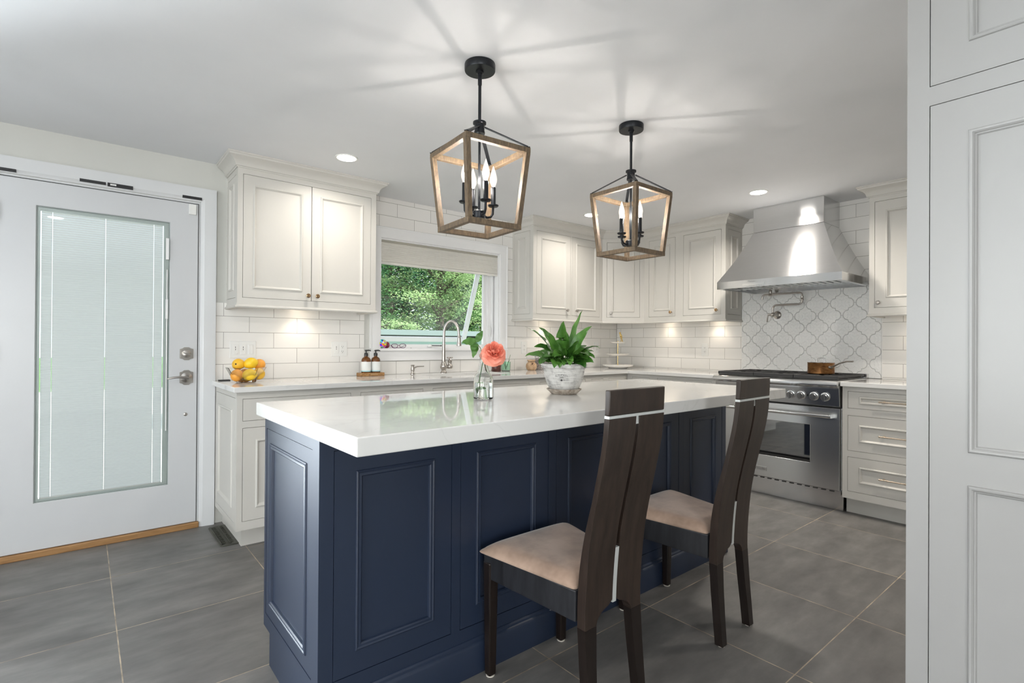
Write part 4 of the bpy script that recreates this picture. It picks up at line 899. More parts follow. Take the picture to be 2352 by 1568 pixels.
# burners and grates
mb = MB(); mb.box(RF-.02, 4.60, RY0+.015, RY1-.015, .919, .924); mb.build('burner_tray', simple('dark_enamel', (.06, .06, .06), .25, .4), rg)
nG = 3
for k in range(nG):
    gy0 = RY0+.012+k*(RY1-RY0-.024)/nG+.002; gy1 = gy0+(RY1-RY0-.024)/nG-.004; gx0_, gx1_ = RF-.035, 4.595; zg0, zg1 = .932, .950
    mb = MB(); w = .013
    mb.box(gx0_, gx0_+.018, gy0, gy1, zg0-.006, zg1); mb.box(gx1_-w, gx1_, gy0, gy1, zg0, zg1); mb.box(gx0_+.018, gx1_-w, gy0, gy0+w, zg0, zg1); mb.box(gx0_+.018, gx1_-w, gy1-w, gy1, zg0, zg1)
    xm = (gx0_+gx1_)/2; mb.box(xm-w/2, xm+w/2, gy0+w, gy1-w, zg0, zg1); ym = (gy0+gy1)/2
    for xc_ in ((gx0_+xm)/2, (xm+gx1_)/2):
        for dx, dy in ((1, 0), (-1, 0), (0, 1), (0, -1), (1, 1), (-1, -1), (1, -1), (-1, 1)):
            L_ = .115 if dx and not dy else (.125 if dy and not dx else .15); mb.bar((xc_+dx*.035, ym+dy*.035, (zg0+zg1)/2), (xc_+dx*L_*(1 if not dy else .72), ym+dy*L_*(1 if not dx else .72), (zg0+zg1)/2), .009, .016)
    for xx in (gx0_+.01, gx1_-.008):
        for yy in (gy0+.006, gy1-.006): mb.box(xx-.005, xx+.005, yy-.005, yy+.005, .924, zg0)
    mb.build('grate', iron, rg, bevel=.003)
    for xc_ in ((gx0_+xm)/2, (xm+gx1_)/2):
        mb = MB(); mb.lathe([(0, .924), (.052, .924), (.050, .930), (.030, .932), (.030, .938), (0, .939)], (xc_, ym, 0), n=24); mb.build('burner_cap', simple('brass_burner', (.45, .40, .32), .35, .9) if 'brass_burner' not in MATS else MATS['brass_burner'], rg, smooth=40)
# saucepan
sp_ = thing('saucepan', 'small copper saucepan with a long handle and a steel lid knob on the range', 'saucepan', (4.34, 1.572, .950))
px_, py_ = 4.34, 1.572
mb = MB(); mb.lathe([(0, .9505), (.086, .9505), (.089, .954), (.090, 1.030), (.092, 1.034), (.089, 1.034), (.087, 1.028), (0, 1.028)], (px_, py_, 0), n=36); mb.build('pan', copper, sp_, smooth=35)
mb = MB(); mb.lathe([(0, 1.0285), (.086, 1.0285), (.080, 1.037), (.03, 1.042), (0, 1.042)], (px_, py_, 0), n=36); mb.tube([(px_, py_+.03, 1.040), (px_, py_+.026, 1.064), (px_, py_, 1.070), (px_, py_-.026, 1.064), (px_, py_-.03, 1.040)], .0045, 10); mb.build('lid', polish, sp_, smooth=40)
hd_ = Vector((-.45, -.89, 0)).normalized(); c_ = Vector((px_, py_, 0)); mb = MB()
mb.tube([c_+hd_*.089+Vector((0, 0, 1.005)), c_+hd_*.12+Vector((0, 0, 1.012)), c_+hd_*.17+Vector((0, 0, 1.035)), c_+hd_*.23+Vector((0, 0, 1.050)), c_+hd_*.285+Vector((0, 0, 1.052))], [.007, .006, .005, .0055, .006], 10)
mb.ell(c_+hd_*.091+Vector((0, 0, 1.002)), .006, .022, .012, 14, 8, rot=Matrix.Rotation(math.atan2(hd_.y, hd_.x), 3, 'Z')); mb.build('handle', nickel, sp_, smooth=50)
# pot filler
pf = thing('pot_filler', 'folded chrome pot filler tap on the relief tile above the range', 'tap', (4.64, 2.03, 1.42))
X_w = XW-.010; xf = 4.560
mb = MB(); mb.lathe([(0, 0), (.034, 0), (.034, .004), (.028, .008), (.018, .012), (.013, .022), (.013, .085), (0, .085)], (X_w, 2.03, 1.425), (-1, 0, 0), 28)
mb.ell((xf, 2.03, 1.425), .019, .019, .019, 18, 10); mb.tube([(xf, 2.03, 1.425), (xf-.01, 2.065, 1.425)], [.011, .009], 12); mb.build('valve', nickel, pf, smooth=40)
mb = MB(); mb.tube([(xf-.012, 2.062, 1.438), (xf-.014, 2.066, 1.415), (xf-.018, 2.068, 1.39), (xf-.020, 2.069, 1.362)], [.006, .004, .0055, .007], 12); mb.build('valve_lever', nickel, pf, smooth=50)
def arcp(c, r, a0, a1, n_=8): return [Vector((c[0], c[1]+r*cos(radians(a0+(a1-a0)*i/n_)), c[2]+r*sin(radians(a0+(a1-a0)*i/n_)))) for i in range(n_+1)]
mb = MB(); mb.tube([Vector((xf, 2.030, 1.43)), Vector((xf, 2.030, 1.465))]+arcp((xf, 2.000, 1.475), .030, 0, 90)+[Vector((xf, 1.83, 1.505))]+arcp((xf, 1.825, 1.535), .030, 270, 180)+[Vector((xf, 1.795, 1.56))], .0078, 14); mb.build('lower_arm', nickel, pf, smooth=50)
mb = MB(); mb.lathe([(0, 0), (.011, 0), (.012, .006), (.010, .009), (.013, .013), (.010, .018), (.012, .024), (.011, .034), (0, .034)], (xf, 1.795, 1.535), n=18); mb.build('joint', nickel, pf, smooth=40)
mb = MB(); mb.tube([Vector((xf, 1.795, 1.56))]+arcp((xf, 1.822, 1.572), .027, 180, 90)+[Vector((xf, 2.045, 1.599)), Vector((xf, 2.09, 1.599))]+arcp((xf, 2.092, 1.571), .028, 90, 10)+[Vector((xf, 2.122, 1.558))], .0075, 14); mb.build('upper_arm', nickel, pf, smooth=50)
mb = MB(); mb.lathe([(0, 0), (.014, 0), (.018, .008), (.013, .018), (.011, .024), (.013, .03), (.013, .048), (.008, .055), (0, .055)], (xf, 2.050, 1.585), n=18); mb.tube([(xf, 2.030, 1.650), (xf, 2.075, 1.650)], .0035, 8); mb.build('spout_valve', nickel, pf, smooth=40)

# ------------------------------------------------------------------ tall white cabinet block at the right edge of the view
TX, TY1 = 1.90, .4545
tcab = thing('tall_cabinet', 'tall white panelled cabinet cutting off the right edge of the view', 'cabinet', (2.2, -.6, 0))
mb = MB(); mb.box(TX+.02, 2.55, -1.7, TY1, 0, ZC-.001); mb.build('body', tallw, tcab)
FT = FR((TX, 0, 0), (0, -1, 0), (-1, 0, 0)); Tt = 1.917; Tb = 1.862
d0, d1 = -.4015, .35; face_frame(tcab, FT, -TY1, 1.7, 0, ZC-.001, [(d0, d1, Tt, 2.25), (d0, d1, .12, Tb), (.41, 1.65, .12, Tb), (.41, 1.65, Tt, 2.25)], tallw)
def tdoor(a0, a1, z0, z1, panels):
    m_ = .087; g = .0022; mb = MB(); A = [a0+g, a0+m_, a1-m_, a1-g]; Zs = sorted({z0+g, z1-g, *[q for p in panels for q in p]})
    mb.grid(A, Zs, lambda a, z: not (A[1] < a < A[2] and any(p[0] < z < p[1] for p in panels)), FT, -.018, 0); d = mb.build('door', tallw, tcab)
    for p in panels:
        mb = MB(); rings(mb, FT, A[1], A[2], p[0], p[1], [(0, 0), (.002, .005), (.005, .007), (.009, .006), (.013, .002), (.014, -.001), (.017, -.002), (.020, -.007)]); mb.build('panel', tallw, d, smooth=25)
    return d
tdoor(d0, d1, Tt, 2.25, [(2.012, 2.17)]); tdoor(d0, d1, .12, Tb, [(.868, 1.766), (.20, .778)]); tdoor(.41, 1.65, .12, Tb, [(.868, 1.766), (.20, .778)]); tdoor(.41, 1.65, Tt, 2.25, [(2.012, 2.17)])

# ------------------------------------------------------------------ switches and outlets
def plate(F, a, z, w_, h_, kinds, label, name='outlet', cat='outlet'):
    t = thing(name, label, cat, F(a, .008, z)); mb = MB(); mb.fbox(F, a-w_/2, a+w_/2, .0072, .0125, z-h_/2, z+h_/2); mb.build('wall_plate', plast, t, bevel=.002)
    n_ = len(kinds)
    for i, k in enumerate(kinds):
        c_ = a+(i-(n_-1)/2)*.046
        mb = MB(); mb.fbox(F, c_-.0165, c_+.0165, .0125, .0145, z-.033, z+.033); mb.build('insert', plast, t, bevel=.001)
        mb = MB()
        if k == 'o':
            for zz_ in (z-.018, z+.018): mb.fbox(F, c_-.007, c_-.005, .0145, .0149, zz_-.002, zz_+.005); mb.fbox(F, c_+.005, c_+.007, .0145, .0149, zz_-.002, zz_+.005); mb.lathe([(0, 0), (.0022, 0), (.0022, .0004), (0, .0004)], F(c_, .0145, zz_-.008), F.n, 10)
            mb.build('sockets', dark, t)
        elif k == 'd':
            mb.fbox(F, c_-.0015, c_+.0015, .0145, .0149, z-.004, z+.02); mb.build('slot', dark, t); mb = MB(); mb.fbox(F, c_-.012, c_+.012, .0145, .018, z-.030, z-.018); mb.fbox(F, c_-.006, c_+.006, .0149, .019, z+.004, z+.009); mb.build('dimmer', plast, t, bevel=.001)
        else:
            mb.fbox(F, c_-.013, c_+.013, .0145, .0175, z-.03, z+.03); mb.build('rocker', plast, t, bevel=.002)
    return t
plate(FB, .819, 1.113, .158, .112, 'ddr', 'white three-gang switch plate above the fruit bowl', 'light_switch', 'switch')
plate(FB, 1.466, 1.115, .118, .108, 'do', 'white two-gang plate with switch and socket left of the soap bottles', 'light_switch', 'switch')
plate(FB, 3.268, 1.126, .066, .116, 'o', 'white wall outlet left of the potted plant')
plate(FB, 4.307, 1.126, .064, .114, 'o', 'white wall outlet between the plant and the tiered stand')
plate(FRT, -2.711, 1.117, .068, .120, 'o', 'white wall outlet on the side wall left of the range')

# ------------------------------------------------------------------ fruit bowl
bwl = thing('fruit_bowl', 'clear cut-glass fruit bowl at the left end of the worktop', 'bowl', (.79, 3.55, CZ))
bc = Vector((.785, 3.55, CZ)); NS = 8
oct_ = lambda a, h: 1.0/ max(cos(((a+pi/NS) % (2*pi/NS))-pi/NS), .5)*.96
mb = MB(); mb.lathe([(0, .001), (.052, .001), (.056, .004), (.058, .014), (.088, .045), (.108, .085), (.112, .092), (.1085, .092), (.104, .085), (.084, .048), (.054, .020), (0, .016)], bc, n=48, fn=oct_); mb.build('bowl', glass, bwl, smooth=25)
fr_ = [(.73, 3.53, .958, 'o', 'orange fruit at the left of the glass bowl'), (.795, 3.50, .962, 'l', 'yellow lemon at the front middle of the glass bowl'), (.856, 3.54, .962, 'm', 'golden fruit with a dark stem scar at the right of the glass bowl'), (.79, 3.60, .955, 'o', 'orange fruit at the bottom back of the glass bowl'), (.745, 3.565, 1.024, 'm', 'golden fruit on top at the left, with a dark stem scar'), (.812, 3.55, 1.030, 'l', 'yellow lemon at the very top of the fruit pile'), (.868, 3.58, 1.020, 'o', 'pale orange fruit at the top right, behind the lemon')]
for i, (x, y, z, k, lb) in enumerate(fr_):
    r_ = .036; mi_ = {'o': 1, 'l': 0, 'm': 2}[k]; rt_ = Matrix.Rotation(i*1.3, 3, 'X') @ Matrix.Rotation(i*.8+.4, 3, 'Y')
    def fn(p, k=k): q = p.copy(); q.z *= 1+(.10*(abs(p.z)/r_)**5 if k == 'l' else 0); return q
    t = thing({'o': 'orange', 'l': 'lemon', 'm': 'mango'}[k], lb, 'fruit', (x, y, z), 'fruit in the glass bowl')
    mb = MB(); mb.ell((x, y, z), r_, r_, r_*(1.07 if k == 'l' else 1.03), 22, 14, rot=rt_, fn=fn); mb.build('skin', lemon_m[mi_], t, smooth=80)
    if k == 'm': mb = MB(); dq = Vector((-.55, -.8, .1)).normalized(); mb.ell(Vector((x, y, z))+dq*r_*1.0, .005, .005, .005, 8, 6); mb.build('stem_scar', dark, t)
# dark strip behind the bowl
mb = MB(); mb.box(.672, .735, 3.735, 3.775, CZ, CZ+.006); tag(mb.build('folded_cloth', rubber), 'small flat black pad on the worktop behind the fruit bowl', 'pad')
# ------------------------------------------------------------------ soap bottles on a tray
tr_ = tag(MB().box(1.575, 1.765, 3.655, 3.735, CZ, CZ+.026).build('wooden_tray', tray_w, bevel=.004), 'small rustic wooden block under the soap bottles', 'tray')
vs, fs = text_verts('FREEDOM', .013); OFF[tr_.name] = Vector(); mb = MB(); mb.add([(1.68+p.x, 3.6545, CZ+.014+p.y) for p in vs], fs); mb.build('carved_letters', simple('carving', (.62, .45, .25), .6), tr_, recalc=False)
for x, lb in ((1.632, 'amber pump bottle with white label, left one on the wooden block'), (1.708, 'amber pump bottle with white label, right one nearer the window')):
    t = thing('soap_bottle', lb, 'bottle', (x, 3.692, CZ+.026), 'amber pump bottles'); z0 = CZ+.0265; c_ = Vector((x, 3.692, z0))
    mb = MB(); mb.lathe([(0, 0), (.033, 0), (.0345, .003), (.0345, .085), (.033, .097), (.027, .109), (.016, .116), (.012, .120), (.012, .124), (0, .124)], c_, n=28); mb.build('bottle', amber, t, smooth=40)
    lm = bpy.data.materials['label_paper']
    mb = MB(); mb.lathe([(.0349, .008), (.0352, .008), (.0352, .081), (.0349, .081)], c_, n=28); lo = mb.build('label', lm, t, smooth=40)
    mb = MB(); mb.lathe([(0, .1235), (.014, .1235), (.0145, .128), (.0145, .142), (.012, .146), (.0055, .148), (.0055, .160), (.010, .162), (.011, .168), (0, .170)], c_, n=20); mb.tube([c_+Vector((0, 0, .165)), c_+Vector((.022, -.004, .166)), c_+Vector((.034, -.006, .161))], [.0055, .0045, .003], 8); mb.build('pump', blackp, t, smooth=40)
# ------------------------------------------------------------------ faucet + dispenser
fc = thing('kitchen_faucet', 'brushed nickel gooseneck faucet behind the sink', 'faucet', (2.335, 3.72, CZ)); c_ = Vector((2.335, 3.735, CZ))
mb = MB(); mb.lathe([(0, 0), (.030, 0), (.030, .004), (.020, .012), (.017, .022), (.022, .032), (.029, .044), (.030, .058), (.027, .070), (.020, .082), (.0165, .092), (.0165, .100), (.0155, .104), (0, .104)], c_, n=28); mb.build('base', nickel, fc, smooth=40)
mb = MB(); g_ = [c_+Vector((0, 0, .10)), c_+Vector((0, 0, .22)), c_+Vector((0, 0, .30))]; dr_ = Vector((.80, -.60, 0)).normalized()
for i in range(1, 13): a_ = pi-pi*i/12*1.02; g_.append(c_+dr_*(.062+.062*cos(a_))+Vector((0, 0, .325+.115*sin(a_)*.95)))
g_.append(c_+dr_*.127+Vector((0, 0, .300)))
mb.tube(g_, [.0150, .0125, .0115]+[.0110]*12+[.0115], 16); mb.lathe([(0, 0), (.0155, 0), (.0165, .003), (.0155, .006), (0, .006)], c_+Vector((0, 0, .235)), n=20); mb.build('neck', nickel, fc, smooth=50)
mb = MB(); q = c_+dr_*.127; mb.lathe([(0, .315), (.013, .315), (.014, .298), (.0165, .290), (.015, .284), (.018, .255), (.021, .238), (.021, .228), (.017, .226), (0, .226)][::-1], q, n=22); mb.build('spray_head', nickel, fc, smooth=40)
mb = MB(); h_ = c_+Vector((.055, -.010, 0)); mb.lathe([(0, .035), (.018, .036), (.024, .048), (.023, .060), (.014, .072), (.013, .084), (.017, .092), (.018, .104), (.010, .112), (.006, .122), (0, .122)], h_, n=20)
mb.tube([c_+Vector((.02, 0, .052)), h_+Vector((0, 0, .052))], .014, 12)
for a_ in (0, pi/2): mb.tube([h_+Vector((-.022*cos(a_), -.022*sin(a_), .128)), h_+Vector((.022*cos(a_), .022*sin(a_), .128))], .004, 8)
for a_ in range(4): mb.ell(h_+Vector((.022*cos(a_*pi/2), .022*sin(a_*pi/2), .128)), .0062, .0062, .0062, 8, 6)
mb.build('cross_handle', nickel, fc, smooth=40)
sdp = thing('soap_dispenser', 'short brushed nickel soap dispenser left of the faucet', 'soap dispenser', (2.045, 3.735, CZ)); c_ = Vector((2.045, 3.735, CZ))
mb = MB(); mb.lathe([(0, 0), (.021, 0), (.021, .003), (.013, .010), (.011, .018), (.015, .030), (.0155, .044), (.012, .056), (.0115, .064), (.015, .069), (.015, .074), (0, .077)], c_, n=24); mb.build('body', nickel, sdp, smooth=40)
mb = MB(); mb.tube([c_+Vector((.008, -.003, .048)), c_+Vector((.035, -.012, .060)), c_+Vector((.085, -.030, .062))], [.006, .005, .0038], 10); mb.build('spout', nickel, sdp, smooth=50)
# ------------------------------------------------------------------ sill objects
orn = thing('patchwork_ball', 'colourful patchwork ball ornament on the left of the window sill', 'ornament', (1.80, 3.80, 1.12))
mb = MB(); mb.ell((1.812, 3.800, 1.156), .036, .036, .036, 24, 14); mb.build('ball', patch, orn, smooth=80)
orn2 = tag(MB().ell((1.862, 3.826, 1.146), .026, .018, .026, 18, 10).ell((1.862, 3.815, 1.146), .017, .017, .017, 14, 8).build('round_trinket', red, smooth=80), 'small crimson round trinket behind the patchwork ball', 'ornament')
gls = thing('eyeglasses', 'dark purple rimmed eyeglasses lying on the window sill', 'glasses', (1.95, 3.79, 1.12))
mb = MB()
for cx_ in (1.915, 1.985):
    mb.tube([(cx_+.030*cos(t)*(1 if True else 1), 3.792+.004*cos(t), 1.1395+.0165*sin(t)) for t in [k*2*pi/20 for k in range(21)]], .0022, 8, False)
mb.tube([(1.945, 3.792, 1.144), (1.95, 3.790, 1.147), (1.955, 3.792, 1.144)], .002, 6); mb.tube([(1.885, 3.792, 1.146), (1.884, 3.80, 1.146), (1.93, 3.84, 1.124), (1.96, 3.862, 1.123)], .0018, 6); mb.tube([(2.015, 3.792, 1.146), (2.016, 3.80, 1.146), (1.99, 3.845, 1.124), (1.96, 3.870, 1.123)], .0018, 6)
mb.build('frame', purple, gls, smooth=60)
mb = MB()
for cx_ in (1.915, 1.985): mb.lathe([(0, 0), (.029, 0), (.029, .001), (0, .001)], (cx_, 3.792, 1.1395), (0, 1, 0), 20, fn=lambda a, h: 1/sqrt(sin(a)**2+(cos(a)/.56)**2) if False else .57)
mb.build('lens', pane_m, gls)
tag(MB().box(2.055, 2.066, 3.79, 3.797, 1.120, 1.124).build('small_clip', nickel, bevel=.001), 'tiny metal clip on the sill right of the eyeglasses', 'clip')
# ------------------------------------------------------------------ things on the counter right of the sink
t = thing('votive_glass', 'pale green glass tumbler with a sprig behind the rose', 'glass', (2.975, 3.70, CZ)); c_ = Vector((2.975, 3.70, CZ))
mb = MB(); mb.lathe([(0, 0), (.036, 0), (.040, .004), (.043, .085), (.041, .085), (.037, .010), (0, .008)], c_, n=28); mb.build('tumbler', gglass, t, smooth=40)
mb = MB()
for k in range(5): a_ = k*1.3; mb.tube([c_+Vector((0, 0, .012)), c_+Vector((.015*cos(a_), .015*sin(a_), .06)), c_+Vector((.045*cos(a_), .045*sin(a_), .10+.012*k))], .0016, 6)
mb.build('sprig', roseleaf, t, smooth=60)
mb = MB(); mb.lathe([(0, 0), (.038, 0), (.043, .006), (.040, .03), (.043, .055), (.038, .062), (.034, .060), (.034, .05), (0, .05)], (2.865, 3.70, CZ), n=24, fn=lambda a, h: 1+.05*sin(a*8)); tag(mb.build('ribbed_pot', maroon, smooth=50), 'small dark maroon ribbed pot right behind the rose vase', 'pot')
t = thing('linen_pouch', 'tan linen pouch gathered at the top beside the grey jar', 'pouch', (3.25, 3.66, CZ)); c_ = Vector((3.25, 3.66, CZ))
mb = MB(); mb.lathe([(0, 0), (.034, 0), (.044, .012), (.050, .035), (.047, .058), (.034, .074), (.028, .080), (.034, .088), (.040, .098), (.034, .098), (.026, .084), (0, .080)], c_, n=36, fn=lambda a, h: 1+.05*sin(a*7+h*40)+.03*sin(a*3)); mb.build('pouch', clothm, t, smooth=60)
mb = MB(); mb.lathe([(.029, .078), (.031, .080), (.029, .083), (.027, .080)], c_, n=24); mb.ell(c_+Vector((-.02, -.038, .062)), .012, .006, .009, 10, 6); mb.build('tie', simple('brown_tie', (.10, .05, .03), .7), t)
t = thing('storage_jar', 'clip-top glass jar of grey speckled grains behind the potted plant', 'jar', (3.40, 3.69, CZ)); c_ = Vector((3.395, 3.69, CZ))
mb = MB(); mb.lathe([(0, .001), (.056, .001), (.060, .006), (.060, .100), (.052, .112), (0, .112)], c_, n=32); mb.build('grains', speck, t, smooth=40)
mb = MB(); mb.lathe([(.052, .1125), (.056, .113), (.056, .124), (.060, .128), (.058, .134), (.02, .140), (0, .140), (0, .134), (.050, .128), (.050, .1125)], c_, n=32); mb.tube([c_+Vector((-.058, 0, .11)), c_+Vector((-.064, 0, .124)), c_+Vector((-.056, 0, .136))], .002, 6); mb.build('lid', glass, t, smooth=40)
# tiered stand
t = thing('tiered_stand', 'two-tier white scalloped serving stand with gold stem in the corner', 'cake stand', (4.30, 3.50, CZ)); c_ = Vector((4.31, 3.50, CZ)); scal = lambda a, h: 1+.022*abs(cos(a*9))
mb = MB(); mb.lathe([(0, 0), (.09, 0), (.10, .006), (.128, .014), (.150, .026), (.156, .036), (.152, .038), (.125, .024), (.10, .014), (0, .012)], c_, n=108, fn=scal); mb.build('lower_plate', porc, t, smooth=50)
mb = MB(); mb.lathe([(0, .128), (.06, .128), (.10, .138), (.124, .150), (.120, .152), (.095, .143), (.06, .136), (0, .135)], c_, n=108, fn=scal); mb.build('middle_plate', porc, t, smooth=50)
mb = MB(); mb.lathe([(0, .258), (.04, .258), (.066, .264), (.078, .272), (.075, .274), (.06, .268), (0, .264)], c_, n=108, fn=scal); mb.build('upper_plate', porc, t, smooth=50)
mb = MB(); mb.tube([c_+Vector((0, 0, .013)), c_+Vector((0, 0, .128))], .004, 10); mb.tube([c_+Vector((0, 0, .136)), c_+Vector((0, 0, .258))], .004, 10); mb.lathe([(0, .264), (.012, .264), (.006, .272), (.004, .285), (0, .285)], c_, n=14); mb.build('stem', gold, t, smooth=50)
t = thing('gold_figurine', 'small gold bird-like figurine on top of the tiered stand', 'figurine', tuple(c_+Vector((0.02, -.01, .285)))); q = c_+Vector((.028, -.018, .268))
mb = MB(); mb.ell(q+Vector((0, 0, .065)), .014, .012, .030, 14, 10, rot=Matrix.Rotation(radians(-25), 3, 'Y')); mb.ell(q+Vector((-.016, 0, .098)), .012, .010, .011, 12, 8); mb.tube([q+Vector((-.026, 0, .098)), q+Vector((-.038, 0, .094))], [.003, .001], 6)
mb.tube([q+Vector((.006, 0, .045)), q+Vector((.020, 0, .02)), q+Vector((.032, 0, 0.004))], [.006, .005, .003], 8); mb.tube([q+Vector((0, -.006, .045)), q+Vector((-.004, -.006, .0)), q+Vector((-.014, -.006, 0))], .0022, 6); mb.tube([q+Vector((0, .006, .045)), q+Vector((.004, .006, .0)), q+Vector((-.006, .006, 0))], .0022, 6)
mb.build('figure', gold, t, smooth=60)

# ------------------------------------------------------------------ potted peace lily on the island
pot = thing('potted_plant', 'peace lily in a whitewashed terracotta pot on the island', 'plant', (1.682, 1.672, IZ)); pc = Vector((1.682, 1.672, IZ)); PS = .80
mb = MB(); mb.lathe([(0, 0), (.068, 0), (.074, .004), (.098, .026), (.100, .030), (.094, .031), (.088, .026), (.070, .012), (0, .010)], pc, n=40); tag(mb.build('saucer', saucerm, pot, smooth=40))
mb = MB(); mb.lathe([(0, .0105), (.064, .0105), (.072, .014), (.088, .040), (.103, .075), (.112, .110), (.115, .135), (.117, .139), (.1155, .142), (.121, .147), (.128, .152), (.127, .158), (.1305, .163), (.128, .170), (.120, .172), (.113, .166), (.108, .150), (0, .146)], pc, n=64, fn=lambda a, h: 1+(.012*sin(a*5+1)+.010*sin(a*11) if h > .145 else .0)); mb.build('pot', potm, pot, smooth=50)
mb = MB(); mb.lathe([(0, .1465), (.107, .1465), (.10, .154), (0, .158)], pc, n=30); mb.build('soil', soilm, pot, smooth=40)
cv = Vector((0, 0, 1.16))-pc; base_ang = math.atan2(cv.y, cv.x)          # lettering faces the room side
mb = MB()
def potr(h):
    P_ = [(.0105, .064), (.014, .072), (.040, .088), (.075, .103), (.110, .112), (.135, .115)]
    for i in range(len(P_)-1):
        if P_[i][0] <= h <= P_[i+1][0]: k = (h-P_[i][0])/(P_[i+1][0]-P_[i][0]); return P_[i][1]+k*(P_[i+1][1]-P_[i][1])
    return .115
for s_, sz, ang, hh_, cur in (('G. Wolff & Co.', .0115, -.12, .112, .0045), ('2005', .011, -.12, .097, 0), ('\u2660', .012, -.13, .083, 0)):
    vs, fs = text_verts(s_, sz); out = []
    for p in vs:
        h = hh_+p.y-cur*(p.x/.03)**2; r_ = potr(h)+.0007; a_ = base_ang+ang+p.x/.111; out.append(pc+Vector((r_*cos(a_), r_*sin(a_), h)))
    mb.add(out, fs)
mb.build('lettering', simple('black_ink', (.02, .02, .02), .7), pot, recalc=False)
def leaf_geo(mb, base, d, L, Wd, droop, lift=.0, twist=0., nl=9, cup=.25, petiole=.4, mb2=None, curl=0., face=0.):
    """an arching leaf: petiole rises from base then a blade with a folded midrib"""
    d = Vector((d[0], d[1], 0)).normalized(); pts = []; p = Vector(base); el = lift
    n_ = 16; step = L/n_
    for i in range(n_+1):
        pts.append(p.copy()); p = p+(d*cos(el)+Vector((0, 0, sin(el))))*step; el -= droop/n_*(.35+1.3*i/n_)
    k0 = int(n_*petiole)
    if mb2 is not None: mb2.tube(pts[:k0+2], .0022, 6)
    sd_ = d.cross(Vector((0, 0, 1))); vs = []; cnt = 0
    for i in range(k0, n_+1):
        u = (i-k0)/(n_-k0); w_ = Wd*(sin(pi*min(1, u**.78))**.85)*(1-.15*u)+.0006
        tg_ = (pts[min(i+1, n_)]-pts[max(i-1, 0)]).normalized(); nr_ = Vector((0, 0, 1-face))+Vector((-.635, -.772, 0))*face; s0 = tg_.cross(nr_)
        if s0.length < .15: s0 = sd_.copy()
        s0.normalize(); s_ = (s0*cos(twist+curl*u)+tg_.cross(s0)*sin(twist+curl*u)).normalized(); up_ = s_.cross(tg_)
        if up_.z < 0 and abs(twist) < 1: up_ = -up_
        wav = .0025*sin(u*17+L*90)
        for e in (-1, -.55, 0, .55, 1): vs.append(pts[i]+s_*e*w_+up_*(abs(e)*w_*cup*(1.2-abs(e)*.4)+wav*abs(e)))
        cnt += 1
    fs = [(5*i+j, 5*i+j+1, 5*i+6+j, 5*i+5+j) for i in range(cnt-1) for j in range(4)]
    mb.add(vs, fs)
# leaves: (screen right, depth toward camera, length, width, lift, droop)
LV = []
def scr(rr, tt): # right / toward camera in plan
    f_ = Vector((CF.x, CF.y, 0)).normalized(); r_ = Vector((f_.y, -f_.x, 0)); return r_*rr-f_*tt
rnd = random.Random(5)
spec = [(-1, .1, .33, .036, 1.05, 1.0), (-.95, .35, .30, .033, .60, .9), (-.9, .0, .27, .030, .35, .9), (-.8, .55, .25, .034, .45, 1.1), (-.75, .7, .22, .032, .20, 1.0), (-.5, .85, .25, .037, .60, 1.3),
        (-.1, 1.0, .24, .034, .9, 1.3), (.12, .9, .29, .036, 1.35, .55), (.35, .15, .36, .032, 1.28, .35), (.55, .2, .30, .036, 1.1, .7), (.8, .3, .28, .034, .75, 1.1), (.95, .3, .30, .024, .45, .6), (.85, .6, .26, .036, .5, 1.2), (.45, .9, .25, .038, .65, 1.3),
        (.1, 1.0, .20, .032, .35, 1.3), (-.35, 1.0, .19, .031, .25, 1.3), (.6, .9, .20, .034, .2, 1.2), (.9, .5, .25, .033, .2, .9), (.3, -.6, .28, .034, 1.0, .9), (-.3, -.7, .27, .033, .9, 1.0), (.8, -.5, .25, .031, .6, 1.1), (-.8, -.5, .25, .031, .6, 1.1),
        (-.15, .3, .27, .033, 1.25, .5), (-.5, .3, .30, .036, 1.05, .75), (.25, .6, .24, .034, 1.0, 1.0), (0, -.2, .26, .034, 1.3, .6)]
for k in range(38):
    a_ = k*2.4; spec.append((cos(a_), sin(a_), .17+.08*rnd.random(), .026+.009*rnd.random(), .25+.75*rnd.random(), .8+.6*rnd.random()))
stems = MB()
for i, (rr, tt, L_, w_, lift, droop) in enumerate(spec):
    d_ = scr(rr, tt); b0 = pc+Vector((d_.normalized().x*.022+rnd.uniform(-.03, .03), d_.normalized().y*.022+rnd.uniform(-.03, .03), .152))
    mb = MB(); leaf_geo(mb, b0, d_, L_*(.92 if lift > .99 and i < 26 else .76), w_*.92, droop*(.9 if lift > .99 else 1.6), lift+(.12 if lift > .99 else .45), rnd.uniform(-.35, .35), petiole=.36, mb2=stems, curl=rnd.uniform(-.3, .3), face=rnd.uniform(.15, .6)); mb.build('leaf', plantleaf, pot, smooth=60, recalc=False)
stems.build('stems', simple('stem_green', (.10, .24, .05), .5), pot, smooth=60)
pot.scale = (PS, PS, PS)

